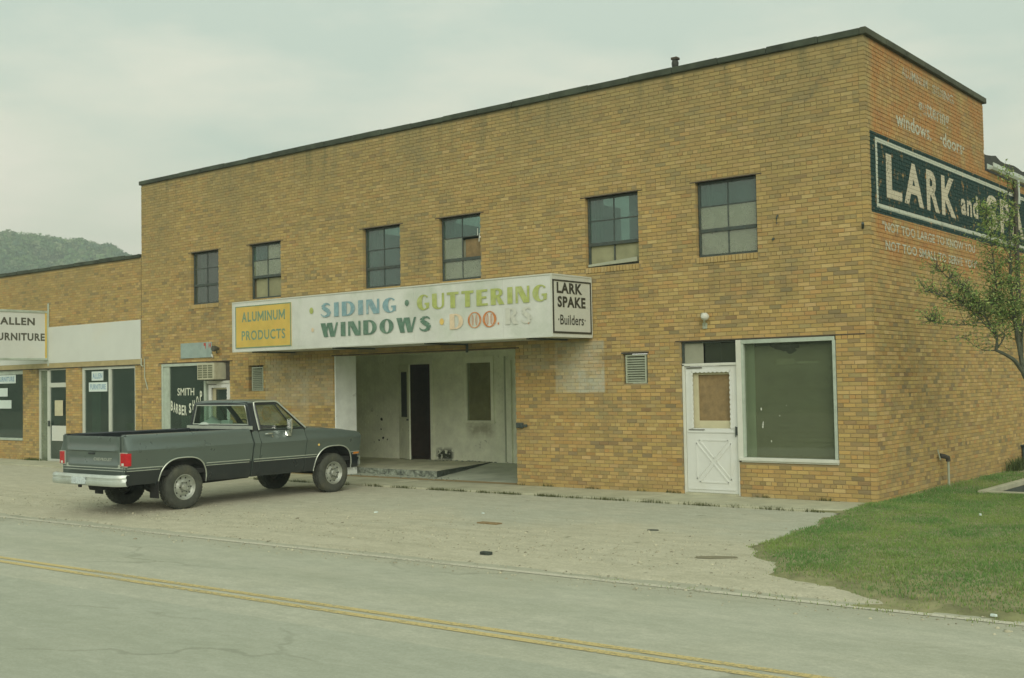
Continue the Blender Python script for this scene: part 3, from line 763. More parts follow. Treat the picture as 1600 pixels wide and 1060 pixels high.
# door with scalloped storm sash
def white_door(x0, x1, z0, z1, zl, board, lab):
    """door leaf x0..x1, z0..z1 ; zl = bottom of the glazed opening"""
    y = .05; g = .125*(x1-x0)/1.0; zt = z1-.09
    b = MB()
    b.box(x0, x1, y, y+.045, z0, zl).box(x0, x0+g, y, y+.045, zl, z1).box(x1-g, x1, y, y+.045, zl, z1).box(x0+g, x1-g, y, y+.045, zt, z1)
    d = b.build('door', M['white_door'], bevel=.004); keep(d, main); d['label'] = lab
    # scalloped trim round the opening
    k = MB(); ax, bx, az, bz = x0+g, x1-g, zl, zt
    def scal(p, q, inx, inz):
        n = max(3, round(math.hypot(q[0]-p[0], q[1]-p[1])/.085)); base = []
        for i in range(n*6+1):
            t_ = i/(n*6); r = .010+.016*abs(math.sin(math.pi*n*t_)); base.append((p[0]+(q[0]-p[0])*t_+inx*r, p[1]+(q[1]-p[1])*t_+inz*r, p[0]+(q[0]-p[0])*t_-inx*.03, p[1]+(q[1]-p[1])*t_-inz*.03))
        for a_, c_ in zip(base, base[1:]):
            k.prism([(a_[2], y-.012, a_[3]), (c_[2], y-.012, c_[3]), (c_[0], y-.012, c_[1]), (a_[0], y-.012, a_[1])], [(a_[2], y-.001, a_[3]), (c_[2], y-.001, c_[3]), (c_[0], y-.001, c_[1]), (a_[0], y-.001, a_[1])])
    scal((ax, az), (ax, bz), 1, 0); scal((bx, az), (bx, bz), -1, 0); scal((ax, bz), (bx, bz), 0, -1)
    sub(k.build('scalloped_trim', M['white_door']), d)
    k = MB(); yy = y+.06
    k.box(ax-.02, ax+.09, yy, yy+.03, az, bz).box(bx-.03, bx+.02, yy, yy+.03, az, bz).box(ax+.09, bx-.03, yy, yy+.03, bz-.06, bz+.02).box(ax+.09, bx-.03, yy, yy+.03, az-.01, az+.13)
    sub(k.build('inner_sash', M['cream'], bevel=.003), d)
    k = MB(); k.box(ax, bx, yy+.035, yy+.05, az, bz); sub(k.build('panel', M[board]), d)
    # X relief on the lower panel
    k = MB(); px0, px1, pz0, pz1 = x0+.19, x1-.15, z0+.18, zl-.20; cx, cz = (px0+px1)/2, (pz0+pz1)/2
    def bar(p, q, w_=.012):
        dx, dz = q[0]-p[0], q[1]-p[1]; L = math.hypot(dx, dz); nx, nz_ = -dz/L*w_, dx/L*w_
        r = [(p[0]+nx, y-.010, p[1]+nz_), (q[0]+nx, y-.010, q[1]+nz_), (q[0]-nx, y-.010, q[1]-nz_), (p[0]-nx, y-.010, p[1]-nz_)]
        k.prism(r, [(a_[0], y+.002, a_[2]) for a_ in r])
    g2 = .05
    for tri in (((px0+g2, pz0), (px1-g2, pz0), (cx, cz-g2)), ((px0+g2, pz1), (px1-g2, pz1), (cx, cz+g2)), ((px0, pz0+g2), (px0, pz1-g2), (cx-g2, cz)), ((px1, pz0+g2), (px1, pz1-g2), (cx+g2, cz))):
        for i in range(3): bar(tri[i], tri[(i+1) % 3])
    sub(k.build('cross_moulding', M['white_door']), d)
    k = MB(); k.box(x0+.03, x1-.06, y-.014, y-.001, zl-.075, zl-.045).box(x0+.03, x1-.08, y-.012, y-.001, z0+.05, z0+.07); sub(k.build('rail', M['white_door'], bevel=.003), d)
    k = MB(); k.box(x0+.05, x0+.36, y-.02, y-.006, zl-.028, zl-.018).box(x0+.03, x0+.33, y-.02, y-.006, z1-.035, z1-.018); sub(k.build('drip_strip', M['ink_soft']), d)
    k = MB(); k.box(x1-.045, x1-.015, y-.03, y-.002, zl-.11, zl+.03).tube([(x1-.03, y-.05, zl-.14), (x1-.03, y-.05, zl+.04)], .010); sub(k.build('handle', M['steel_dark'], bevel=.003), d)
    return d
white_door(-3.375, -2.375, .03, 2.20, 1.13, 'board_brown', 'white storm door with scalloped trim over brown board')
b = MB()    # frame of door and big window
b.box(-3.425, -3.380, .02, .11, .0, 2.235).box(-3.425, -2.37, .02, .11, 2.205, 2.25).box(-2.37, -2.350, .0, .11, .0, .60).box(-2.37, -2.275, .0, .11, .60, 2.625)
keep(b.build('door_frame', M['white'], bevel=.004), main)
b = MB(); b.box(-3.38, -2.37, -.06, .12, -.0, .028); keep(b.build('threshold', M['concrete']), main)
tf = MB(); tf.box(-3.425, -3.395, .04, .10, 2.25, 2.62).box(-3.395, -2.37, .04, .10, 2.60, 2.62)
tf = tf.build('transom', M['steel_dark']); keep(tf, main)
pane(tf, -3.39, -3.02, .07, 2.255, 2.60, M['board_green'], 'board')
# broken transom glass: jagged shards left in the frame
k = MB()
top = [(-3.02, 2.60), (-2.92, 2.53), (-2.86, 2.575), (-2.83, 2.55), (-2.78, 2.585), (-2.60, 2.60)]
for p_, q in zip(top, top[1:]): k.prism([(p_[0], .075, p_[1]), (q[0], .075, q[1]), (q[0], .075, 2.602), (p_[0], .075, 2.602)], [(p_[0], .08, p_[1]), (q[0], .08, q[1]), (q[0], .08, 2.602), (p_[0], .08, 2.602)])
k.box(-3.0, -2.40, .09, .094, 2.26, 2.59); k2 = k.build('shard', M['glass']); sub(k2, tf)
sub(room(-3.4, -2.3, 2.22, 2.63, .12, 1.4, M['dark'], None), tf)
b = MB()    # big window frame
b.box(-2.275, -.625, .0, .09, 2.555, 2.622).box(-2.275, -2.235, .005, .09, .66, 2.555).box(-.665, -.612, .0, .09, .66, 2.555)
bf = b.build('display_window', M['frame_pale'], bevel=.004); keep(bf, main); bf['label'] = 'large display window backed by grey green board'
b = MB(); b.box(-2.33, -.59, -.045, .09, .60, .655).box(-2.30, -.60, -.02, .08, .575, .60); sub(b.build('sill', M['white'], bevel=.006), bf)
pane(bf, -2.235, -.665, .06, .657, 2.555, M['glass'])
sl = None
for i in range(24):      # closed slats behind the glass
    if sl is None:
        k = MB(); k.prism([(-2.12, .196, 0), (-.62, .196, 0), (-.62, .202, .083), (-2.12, .202, .083)], [(-2.12, .206, 0), (-.62, .206, 0), (-.62, .212, .083), (-2.12, .212, .083)]); o = k.build('slat', M['board_green']); sl = o.data
    else: o = bpy.data.objects.new('slat', sl); C.objects.link(o)
    o.parent = bf; o.location = (0, random.uniform(-.001, .001), .60+.0795*i)
k = MB(); k.quad((-2.33, .09, .6), (-2.33, .5, .6), (-2.33, .5, 2.6), (-2.33, .09, 2.6)).quad((-2.4, .6, .5), (-.5, .6, .5), (-.5, .6, 2.7), (-2.4, .6, 2.7)); sub(k.build('inner_reveal', M['reveal']), bf)
k = MB(); k.box(-2.33, -2.12, .185, .2, .6, 2.55); sub(k.build('curtain_strip', M['reveal']), bf)
k = MB()
for cx, cz, r in ((-1.62, 2.50, .13), (-1.47, 2.46, .10), (-1.75, 2.53, .08), (-1.38, 2.50, .07)):
    pts = [(cx+r*random.uniform(.6, 1.1)*math.cos(a_)*1.3, .19-.0005*len(k.f), min(2.54, cz+r*random.uniform(.5, 1)*math.sin(a_))) for a_ in [i*.63 for i in range(10)]]; k.quad(*pts)
sub(k.build('torn_hole', M['dark'], recalc=False), bf)
k = MB()
for cx, cz, r in ((-1.95, 1.46, .018), (-1.93, 1.17, .02), (-1.925, 1.20, .02), (-1.92, 1.235, .015), (-1.78, .93, .012), (-1.62, 1.35, .008), (-1.5, 1.52, .006)):
    k.quad(*[(cx+r*.7*math.cos(a_), .052, cz+r*1.5*math.sin(a_)) for a_ in [i*1.05 for i in range(6)]])
sub(k.build('paint_fleck', M['white']), bf)
k = MB(); k.box(-1.72, -1.40, .196, .199, 2.19, 2.29).box(-1.36, -.98, .196, .199, 2.20, 2.24).box(-.80, -.75, .196, .199, 2.16, 2.21); sub(k.build('faint_label', M['board_grey']), bf)

# barber shop front
b = MB()
b.box(-18.75, -18.68, .0, .09, .60, 2.62).box(-18.68, -16.95, .0, .09, 2.55, 2.62).box(-16.98, -16.90, .0, .09, .0, 2.62).box(-18.68, -16.98, -.02, .09, .60, .66)
bs = b.build('barber_window', M['frame_pale'], bevel=.004); keep(bs, main); bs['label'] = 'barber shop window with white painted lettering'
b = MB(); b.box(-18.68, -18.45, .03, .08, .66, 2.55); sub(b.build('side_trim', M['frame_pale'], bevel=.004), bs)
pane(bs, -18.45, -16.98, .06, .66, 2.55, M['glass_dark'])
sub(room(-18.9, -16.85, .2, 2.75, .12, 3.0, M['room'], None), bs)
k = MB(); k.box(-18.4, -16.99, .35, .38, .6, 1.30); sub(k.build('curtain', M['curtain']), bs)
k = MB(); pl = lambda u, z: (u, .054, z)
text_mesh('SMITH', k, -18.14, -17.44, 1.81, 2.0, pl, .012)
W_ = 'BARBER SHOP'
for i, ch in enumerate(W_):
    if ch == ' ': continue
    t_ = i/10; xa = (-18.43+.115*i) if i < 6 else (-17.66+.15*(i-7)); q = (2*t_-1)**2; zb = 1.31+(.12 if t_ < .5 else .36)*q; text_mesh(ch, k, xa, xa+.092, zb, zb+.25, pl, .03)
sub(k.build('lettering', M['glasslet']), bs)
white_door(-16.86, -15.99, .03, 2.10, 1.05, 'glass_dark', 'white storm door under the barber shop air conditioner')
b = MB(); b.box(-16.90, -15.97, .02, .1, 2.10, 2.16).box(-15.985, -15.955, .02, .1, 0, 2.16); keep(b.build('door_frame', M['white']), main)
b = MB(); b.box(-16.16, -15.95, .05, .09, 2.16, 2.62).box(-16.9, -16.16, .16, .18, 2.16, 2.62); keep(b.build('transom_board', M['wood_dark']), main)

# ---- porch
por = (-12.23, -7.12)
b = MB(); Yb = 3.4
b.cm = 0; b.quad((-15.6, Yb, 0), (-13.56, Yb, 0), (-13.56, Yb, 2.9), (-15.6, Yb, 2.9))
pw = []
back_holes = [(-13.56+15.6, -12.48+15.6, .0, 2.50), (-11.32+15.6, -10.55+15.6, 1.10, 2.50)]
b = MB(); pb = lambda u, n, z: (-15.6+u, Yb-n, z); wall_sheet(b, 8.9, 2.9, back_holes, pb, depth=.1)
b.quad((-15.6, 0.35, 0), (-15.6, Yb, 0), (-15.6, Yb, 2.9), (-15.6, .35, 2.9)); b.quad((-6.7, 0.1, 0), (-6.7, Yb, 0), (-6.7, Yb, 2.9), (-6.7, .1, 2.9))
b.quad((-15.6, .25, 2.9), (-6.7, .25, 2.9), (-6.7, Yb, 2.9), (-15.6, Yb, 2.9)); b.quad((-15.6, .27, 2.68), (-6.7, .27, 2.68), (-6.7, .27, 2.9), (-15.6, .27, 2.9))
b.quad((-15.6, .62, 0), (-12.6, .62, 0), (-12.6, .62, 2.9), (-15.6, .62, 2.9)); b.quad((-12.6, .1, 2.645), (-6.7, .1, 2.645), (-6.7, .27, 2.68), (-12.6, .27, 2.68))
keep(b.build('porch_wall', M['paintbrick'], recalc=False), main)
bw2 = BrickWall(); bw2.add(brick_list(8.9, 2.9, back_holes, z_base=.0), pb, shallow=.008, deep=.05); bw2.build(main, M['paintbrick'], single=0, rest='painted_brickwork')
# bright painted pier at the left of the porch
b = MB(); b.box(-12.60, -12.236, .10, .62, 0, 2.639).box(-12.233, -12.214, .006, .62, 0, 2.639); keep(b.build('porch_pier', M['paintbrick_light']), main)
b = MB(); b.box(-12.238, -12.208, -.006, .060, .0, 2.638); keep(b.build('corner_bead', M['paintbrick_light']), main)
# porch window
y0 = Yb
b = MB(); b.box(-11.40, -11.31, y0-.03, y0+.04, 1.08, 2.62).box(-10.56, -10.47, y0-.03, y0+.04, 1.08, 2.62).box(-11.31, -10.56, y0-.03, y0+.04, 2.47, 2.62).box(-11.44, -10.43, y0-.06, y0+.04, 1.03, 1.08)
pwn = b.build('porch_window', M['paintbrick'], bevel=.004); keep(pwn, main); pwn['label'] = 'porch window filled with grey brown board'
pane(pwn, -11.31, -10.56, y0+.02, 1.09, 2.47, M['glass']); k = MB(); k.box(-11.31, -10.56, y0+.07, y0+.09, 1.1, 2.05); k.box(-11.31, -10.56, y0+.12, y0+.13, 2.05, 2.5); sub(k.build('board', M['board_tan']), pwn)
# porch doorway and the door leaf that stands open
b = MB(); b.box(-13.66, -13.56, y0-.03, y0+.04, .12, 2.66).box(-12.50, -12.40, y0-.03, y0+.04, .12, 2.66).box(-13.56, -12.50, y0-.03, y0+.04, 2.48, 2.66)
dw = b.build('doorway', M['paintbrick'], bevel=.004); keep(dw, main)
sub(room(-14.2, -11.5, .1, 2.7, y0+.1, y0+3, mat('brown_room', (.16, .10, .07), .9), None), dw)
b = MB()
b.box(0, .82, -.02, .02, .15, 1.18).box(0, .16, -.02, .02, 1.18, 2.47).box(.66, .82, -.02, .02, 1.18, 2.47).box(.16, .66, -.02, .02, 2.30, 2.47)
lf = b.build('door', M['paintbrick'], bevel=.004); lf.parent = main; lf.location = Vector((-13.55, y0-.02, 0))-main.location; lf.rotation_euler = (0, 0, -math.radians(28)); lf['label'] = 'weathered pale door standing open in the porch'
k = MB(); k.box(.16, .66, -.006, .006, 1.18, 2.30); k_ = k.build('pane', M['dark']); k_.parent = lf
k = MB(); k.tube([(.76, -.02, 1.12), (.76, -.07, 1.12)], .022); k_ = k.build('handle', M['steel_dark']); k_.parent = lf
b = MB(); b.box(-10.08, -9.93, y0-.05, y0-.002, .12, 2.5).box(-9.86, -9.68, y0-.03, y0-.002, .12, 2.9); keep(b.build('trim_board', M['paintbrick']), main)
b = MB(); b.tube([(-10.10, y0-.05, .14), (-10.10, y0-.05, 2.6)], .022); keep(b.build('pipe', M['louver']), main)
# platform with crumbling edge
b = MB(); n = 26
def jag(i): return .035*noise.noise(Vector((i*1.7, 3, 1)))+.012*noise.noise(Vector((i*5.1, 1, 1)))
front = [(-12.6+(2.84)*i/n, .74-.14*i/n+jag(i)) for i in range(n+1)]
side = [(-9.76-.80*i/10+jag(i+60), .60+2.8*i/10) for i in range(1, 11)]
edge = front+side
topP = [(x_, y_, .135+.006*noise.noise(Vector((x_*3, y_*3, 0)))) for x_, y_ in edge]
b.quad(*([(-15.55, .7, .135)]+[tuple(q) for q in topP[:n+1]]+[tuple(q) for q in topP[n+1:]]+[(-15.55, 3.4, .135)]))
pt = b.build('porch_platform', M['porch']); keep(pt, main)
b = MB(); rows = []
for lev in range(5):
    t_ = lev/4; row = []
    for i, (x_, y_, z_) in enumerate(topP):
        dn = (.0 if i <= n else .10*(i-n)/10)
        zz = z_*(1-t_)+(-.03+dn)*t_; a_ = .05*noise.noise(Vector((i*2.3, lev*2.1, 4)))*(1 if 0 < lev else .2)
        if i <= n: row.append((x_, y_-a_*.8, zz))
        else: row.append((x_+a_*.8, y_, zz))
    rows.append(row)
b.grid([r[:n+1] for r in rows]); b.cm = 1; b.grid([r[n:] for r in rows])
sub(b.build('crumbled_edge', [M['rubble'], M['rubble_dark']]), pt)
b = MB(); b.grid([[(-12.65+(5.55)*i/10, y_, z_) for i in range(11)] for y_, z_ in ((-.02, -.004), (.6, .0), (2.0, .05), (3.4, .118))]); keep(b.build('porch_ramp', M['porch_blue']), main)
k = MB()
for i in range(46):
    x_ = random.uniform(-12.4, -9.0); y_ = random.uniform(.15, .6); r = random.uniform(.008, .03)
    k.box(x_-r, x_+r, y_-r*.7, y_+r*.7, -.002, r*random.uniform(.5, 1.1))
for i in range(30):
    x_ = random.uniform(-13.0, -9.9); y_ = random.uniform(3.1, 3.36); r = random.uniform(.008, .025); k.box(x_-r, x_+r, y_-r, y_+r, .134, .134+r)
o = k.build('rubble', M['rubble']); tag(o, 'crumbs of broken concrete and paint at the foot of the porch platform', 'rubble', kind='stuff')
# holes knocked in the porch wall
k = MB()
for cx, cz, r in ((-14.20, 1.12, .05), (-11.36, 1.70, .045), (-11.37, 1.27, .035), (-14.3, .58, .03), (-14.15, .64, .04), (-14.0, .60, .025), (-14.22, .86, .025)):
    q = [(cx+r*random.uniform(.6, 1.2)*math.cos(a_), Yb-.012-.0004*len(k.f), cz+r*random.uniform(.6, 1.1)*math.sin(a_)) for a_ in [i*.9 for i in range(7)]]; k.quad(*q)
keep(k.build('plaster_hole', M['rubble_dark'], recalc=False), main)

# painted lettering on the side wall: a thin coat with the mortar joints left open and worn patches
def ghostpaint(name, col, thr, amax=.9):
    m, t, b = nodes(name); b.inputs['Roughness'].default_value = .9
    t.links.new(mixc(t, nz(t, 12, 4, .7), tuple(x_*.85 for x_ in col), col), b.inputs['Base Color'])
    s = t.nodes.new('ShaderNodeSeparateXYZ'); t.links.new(pos(t), s.inputs[0])
    fr = mathn(t, 'FRACT', mathn(t, 'DIVIDE', s.outputs['Z'], BH)); j = mathn(t, 'LESS_THAN', fr, 1-JT/BH)
    a = mathn(t, 'ADD', nz(t, 22, 6, .8), mathn(t, 'MULTIPLY', nz(t, 1.6, 4), .5)); a = ramp(t, a, thr-.06, thr+.08, 0.02, amax)
    t.links.new(mathn(t, 'MULTIPLY', a, ramp(t, j, 0, 1, .65, 1)), b.inputs['Alpha']); return m
M['gp1'] = ghostpaint('sign_letter_paint', (.60, .56, .40), .62, .93); M['gp2'] = ghostpaint('ghost_letter_paint', (.56, .57, .43), .69, .8); M['gp3'] = ghostpaint('ghost_letter_paint_strong', (.58, .61, .47), .65, .85)
pS = lambda u, z: (.006, u, z)
def side_text(s_, y0_, y1_, z0_, z1_, m, bold=.03):
    k = MB(); text_mesh(s_, k, y0_, y1_, z0_, z1_, pS, bold); o = k.build('painted_lettering', m); keep(o, main); return o
for ch, a_, c_ in (('L', .78, 1.48), ('A', 1.58, 2.52), ('R', 2.68, 3.34), ('K', 3.46, 4.24)): side_text(ch, a_, c_, 4.86, 5.58, M['gp1'], .035)
side_text('and', 4.55, 5.58, 4.98, 5.42, M['gp1'], .03)
side_text('ALUMINUM', 1.64, 2.90, 7.02, 7.19, M['gp2'], .02); side_text('SIDING', 3.15, 4.30, 7.0, 7.17, M['gp2'], .02)
side_text('guttering', 2.40, 4.0, 6.44, 6.80, M['gp2'], .02); side_text('windows.', 1.30, 3.02, 6.12, 6.38, M['gp3'], .02); side_text('·doors·', 3.5, 4.85, 6.12, 6.38, M['gp3'], .02)
side_text('"NOT TOO LARGE TO KNOW YOU', .55, 5.3, 4.30, 4.46, M['gp3'], .02); side_text('NOT TOO SMALL TO SERVE YOU"', .66, 5.4, 4.00, 4.16, M['gp3'], .02)

# ------------------------------------------------------------------ rear annex on the side street
ann = empty('rear_annex', (-3, 12, 0), 'lower rear wing behind the two storey block, its sign wall topped by torn dark roofing', 'building')
bw4 = BrickWall(); pa = lambda u, n, z: (n, LS+.012+u, z); bw4.add(brick_list(9, 6.02, []), pa); bw4.build(ann, M['brick'], single=0)
b = MB(); b.quad((-.008, LS, 0), (-.008, LS+9, 0), (-.008, LS+9, 6.02), (-.008, LS, 6.02)); b.quad((-8, LS+9, 0), (-.008, LS+9, 0), (-.008, LS+9, 6.02), (-8, LS+9, 6.02)); keep(b.build('wall', M['mortar'], recalc=False), ann)
b = MB(); pr_ = []
for i in range(28):
    yy = LS+.02+i*.33; h = 6.52-.07*abs(math.sin(i*.8))+.05*noise.noise(Vector((i*1.3, 0, 0)))+(.08 if i == 0 else 0)
    pr_.append((yy, h))
for (a_, h0), (c_, h1) in zip(pr_, pr_[1:]): b.prism([(-.20, a_, 5.95), (-.20, c_, 5.95), (-.20, c_, h1), (-.20, a_, h0)], [(-.12, a_, 5.95), (-.12, c_, 5.95), (-.16, c_, h1), (-.16, a_, h0)])
b.quad((-.2, LS+.02, 6.3), (-.2, LS+9, 6.3), (-7, LS+9, 6.6), (-7, LS+.02, 6.6))
keep(b.build('roof', M['roofdark']), ann)
b = MB(); P = []
for yy in (LS+.15, LS+9): P.append([(.0, yy, 6.17), (.0, yy, 6.07), (.04, yy, 6.05), (.10, yy, 6.05), (.13, yy, 6.10), (.13, yy, 6.18), (.115, yy, 6.18), (.115, yy, 6.11), (.02, yy, 6.08), (.012, yy, 6.17)])
b.grid(P); b.quad(*P[0]); keep(b.build('gutter', M['gutter']), ann)
b = MB(); b.tube([(.06, 8.02, 6.05), (.07, 8.02, 5.75), (.055, 8.0, 5.5), (.055, 8.0, 2.6)], .045); keep(b.build('downspout', M['wood_dark']), ann)
b = MB(); b.box(.04, .12, 8.05, 8.13, 5.55, 6.05); keep(b.build('bracket', M['gutter']), ann)
def ann_text(s_, a_, c_, m): 
    k = MB(); text_mesh(s_, k, a_, c_, 4.86, 5.56, pS, .035); keep(k.build('painted_lettering', m), ann)
for ch, a_, c_ in (('S', 6.14, 6.85), ('P', 7.05, 7.72), ('A', 7.85, 8.75), ('K', 8.95, 9.7), ('E', 9.9, 10.5)): ann_text(ch, a_, c_, M['gp1'])
k = MB(); text_mesh('S', k, 5.84, 6.05, 4.86, 5.56, pS, .03)

# ------------------------------------------------------------------ low building on the left
low = empty('low_storefront', (-25, 3, 0), 'single storey yellow brick storefront with a long white fascia beside the taller block', 'building')
XLL = -31.5; HL = 5.45; LL = XL-XLL-.03
holesL = [(-30.5-XLL, -25.66-XLL, .55, 2.64), (-24.86-XLL, -23.31-XLL, -.08, 2.64), (-22.52-XLL, -19.93-XLL, .55, 2.64)]
pl_ = lambda u, n, z: (XLL+u, -n+.004, z)
bw5 = BrickWall(); bw5.add(brick_list(LL, HL, holesL, z_base=-.2*0-.0677*3), pl_); bw5.build(low, M['brick'])
b = MB(); wall_sheet(b, LL, HL, holesL, pl_, z0=-.2); b.quad((XLL, .5, 5.3), (XL-.03, .5, 5.3), (XL-.03, 12, 5.3), (XLL, 12, 5.3)); keep(b.build('wall', M['mortar'], recalc=False), low)
x = XLL
while x < XL-.1:
    e_ = min(x+.62, XL-.06); b = MB(); b.box(x+.004, e_-.004, -.05+random.uniform(-.012, .012), .30, 5.45, 5.555+random.uniform(-.015, .012)); keep(b.build('coping_stone', M['coping'], bevel=.015), low); x = e_
b = MB(); b.box(XLL, XL-.04, -.028, .0, 2.78, 3.815); fa = b.build('fascia_panel', M['panel_white'], bevel=.004); keep(fa, low)
b = MB(); b.box(XLL, XL-.035, -.022, .0, 2.645, 2.78); keep(b.build('beam', mat('painted_beam', (.37, .31, .15), .8, var=.15, scale=5)), low)
b = MB(); b.box(XLL, XL-.035, -.02, .1, 2.625, 2.645); keep(b.build('lintel', M['wood_dark']), low)
# left window
b = MB(); b.box(-30.5, -25.66, .04, .10, 2.50, 2.62).box(-25.72, -25.66, .04, .10, .62, 2.50).box(-30.5, -25.66, -.03, .10, .55, .62)
o = b.build('display_window', M['frame_pale'], bevel=.004); keep(o, low); o['label'] = 'display window hung with three small paper signs'
pane(o, -30.5, -25.72, .07, .62, 2.5, M['glass_dark']); sub(room(-30.9, -25.5, .3, 2.8, .12, 4, M['room'], None), o); lwin = o
# right window
b = MB(); b.box(-22.51, -22.42, .03, .10, .60, 2.62).box(-22.42, -19.94, .03, .10, 2.55, 2.62).box(-21.20, -21.10, .02, .10, .60, 2.55).box(-19.99, -19.94, .03, .10, .6, 2.55).box(-22.5, -19.94, -.03, .1, .55, .60)
o = b.build('display_window', M['frame_light'], bevel=.004); keep(o, low); o['label'] = 'two pane display window with white mullion behind the pickup'
pane(o, -22.42, -21.2, .07, .6, 2.55, M['glass_dark']); pane(o, -21.1, -19.99, .07, .6, 2.55, M['glass_dark']); sub(room(-22.7, -19.7, .3, 2.8, .12, 4, M['room'], None), o); rwin = o
k = MB(); k.grid([[(-22.38+.42*i/20, .25+.02*math.sin(i*1.6), z) for i in range(21)] for z in (.6, 2.5)]); sub(k.build('curtain', M['curtain'], smooth=True), o)
k = MB(); k.box(-20.9, -20.4, .8, .85, 1.62, 1.68); sub(k.build('red_shelf', M['red']), o)
for i, (x_, w_, z0_, z1_, y_, mm) in enumerate(((-20.75, .5, 1.15, 1.62, .9, 'ink_soft'), (-20.2, .35, .6, 1.2, 1.2, 'board_brown'), (-21.9, .7, .6, 1.05, 1.0, 'cream'), (-20.9, .16, 1.9, 2.35, 1.6, 'reveal'), (-21.6, .3, 1.3, 1.7, 1.8, 'bluegrey'))):
    k = MB(); k.box(x_, x_+w_, y_, y_+.3, z0_, z1_); sub(k.build('furniture', M[mm], bevel=.02), rwin)
for i, (x_, w_, z0_, z1_, y_, mm) in enumerate(((-27.4, 1.2, .6, 1.0, .9, 'bluegrey'), (-26.2, .4, .6, 1.3, 1.3, 'board_khaki'), (-27.9, .5, 1.2, 1.6, 1.8, 'cream'))):
    k = MB(); k.box(x_, x_+w_, y_, y_+.3, z0_, z1_); sub(k.build('furniture', M[mm], bevel=.02), lwin)
# entrance
b = MB(); b.box(-24.86, -24.80, .06, .14, -.06, 2.62).box(-24.40, -24.28, .06, .14, -.06, 2.62).box(-24.28, -23.32, .06, .14, 2.09, 2.22).box(-24.80, -23.32, .06, .14, 2.58, 2.62).box(-23.36, -23.32, .06, .14, -.06, 2.09).box(-24.28, -23.36, .06, .14, -.06, .05)
o = b.build('entrance', M['frame_light'], bevel=.005); keep(o, low)
pane(o, -24.80, -24.40, .10, -.05, 2.58, M['glass_dusty']); pane(o, -24.28, -23.36, .10, .05, 2.09, M['glass_dark']); pane(o, -24.28, -23.36, .10, 2.22, 2.58, M['glass_dark']); sub(room(-24.95, -23.2, -.06, 2.7, .16, 4, M['room'], None), o)
k = MB(); k.box(-24.31, -24.25, .02, .06, .98, 1.14); sub(k.build('handle', M['steel_dark']), o)
b = MB(); b.tube([(-19.45, -.03, 2.78), (-19.44, -.03, 2.3), (-19.30, -.03, 1.98)], .014, 6); b.tube([(-19.58, -.03, 2.8), (-19.55, -.06, 2.62), (-19.47, -.06, 2.58)], .018, 6); keep(b.build('cable', M['louver']), low)

# ------------------------------------------------------------------ paper signs in windows
def paper_sign(x0_, x1_, z0_, z1_, txt, label, group='paper signs in the furniture store windows', m='paper', tm='paper_blue', y=.050, lines=None, name='paper_sign'):
    t_ = empty(name, ((x0_+x1_)/2, y, z0_), label, 'sign', group)
    k = MB(); k.box(x0_, x1_, y, y+.004, z0_, z1_); keep(k.build('sheet', M[m]), t_)
    if txt:
        k = MB(); h = z1_-z0_; wd = x1_-x0_; text_mesh(txt, k, x0_+wd*.08, x1_-wd*.08, z0_+h*.22, z1_-h*.2, lambda u, z: (u, y-.002, z), .03); keep(k.build('lettering', M[tm]), t_)
    return t_
paper_sign(-22.07, -21.50, 2.25, 2.50, 'ALLEN', 'upper white sheet with blue letters reading ALLEN in the window behind the pickup')
paper_sign(-22.21, -21.31, 1.95, 2.20, 'FURNITURE', 'lower white sheet with blue letters reading FURNITURE in the window behind the pickup')
paper_sign(-27.25, -26.15, 2.24, 2.49, 'FURNITURE', 'wide topmost of three blue lettered sheets in the leftmost window')
paper_sign(-27.3, -26.63, 1.85, 2.10, '', 'short middle sheet of three in the leftmost window')
paper_sign(-27.3, -26.41, 1.49, 1.74, '', 'bottom sheet of three in the leftmost window')
paper_sign(-24.14, -23.38, .57, 1.0, '', 'blank white card low in the glass of the furniture store door', None, 'panel_white')
paper_sign(-23.98, -23.55, 1.28, 1.72, '', 'small tan notice at eye level on the furniture store door', None, 'cream')
for z_ in (1.63, 1.45, 1.36): pass

# ------------------------------------------------------------------ signs
SY = -1.25
big = empty('projecting_sign', (-9.7, -.6, 2.77), 'long white box sign over the porch advertising siding, guttering and windows', 'sign')
b = MB(); sx0, sx1, sz0, sz1 = -14.20, -5.27, 2.775, 3.885
xs_ = [sx0+(sx1-sx0)*i/8 for i in range(9)]
for a_, c_ in zip(xs_, xs_[1:]):     # face made of sheet panels with tight seams
    k = MB(); k.box(a_+.0015, c_-.0015, SY, SY+.02, sz0, sz1); keep(k.build('panel', M['sign_white'], bevel=.002), big)
for a_, c_ in ((sx1-.02, sx1), (sx0, sx0+.02)):
    b = MB(); b.box(a_, c_, SY+.021, -.03, sz0, sz1); keep(b.build('end_panel', M['sign_edge']), big)
b = MB(); b.box(sx0+.02, sx1-.02, SY+.021, -.03, sz0+.005, sz0+.02).box(sx0+.02, sx1-.02, SY+.021, -.03, sz1-.03, sz1-.01); keep(b.build('soffit', M['sign_edge']), big)
b = MB(); e2 = .022
b.box(sx0-.006, sx1+.006, SY-.012, SY-.001, sz1-.02, sz1+.006).box(sx0-.006, sx1+.006, SY-.012, SY-.001, sz0-.006, sz0+.02).box(sx0-.01, sx0+.02, SY-.012, SY-.001, sz0+.02, sz1-.02).box(sx1-.022, sx1+.008, SY-.012, SY-.001, sz0+.02, sz1-.02)
b.box(sx1+.001, sx1+.010, SY, -.03, sz1-.02, sz1+.006).box(sx1+.001, sx1+.010, SY, -.03, sz0-.006, sz0+.02).box(sx1+.001, sx1+.012, -.06, -.03, sz0+.02, sz1-.02)
keep(b.build('edge_trim', M['sign_edge']), big)
b = MB()
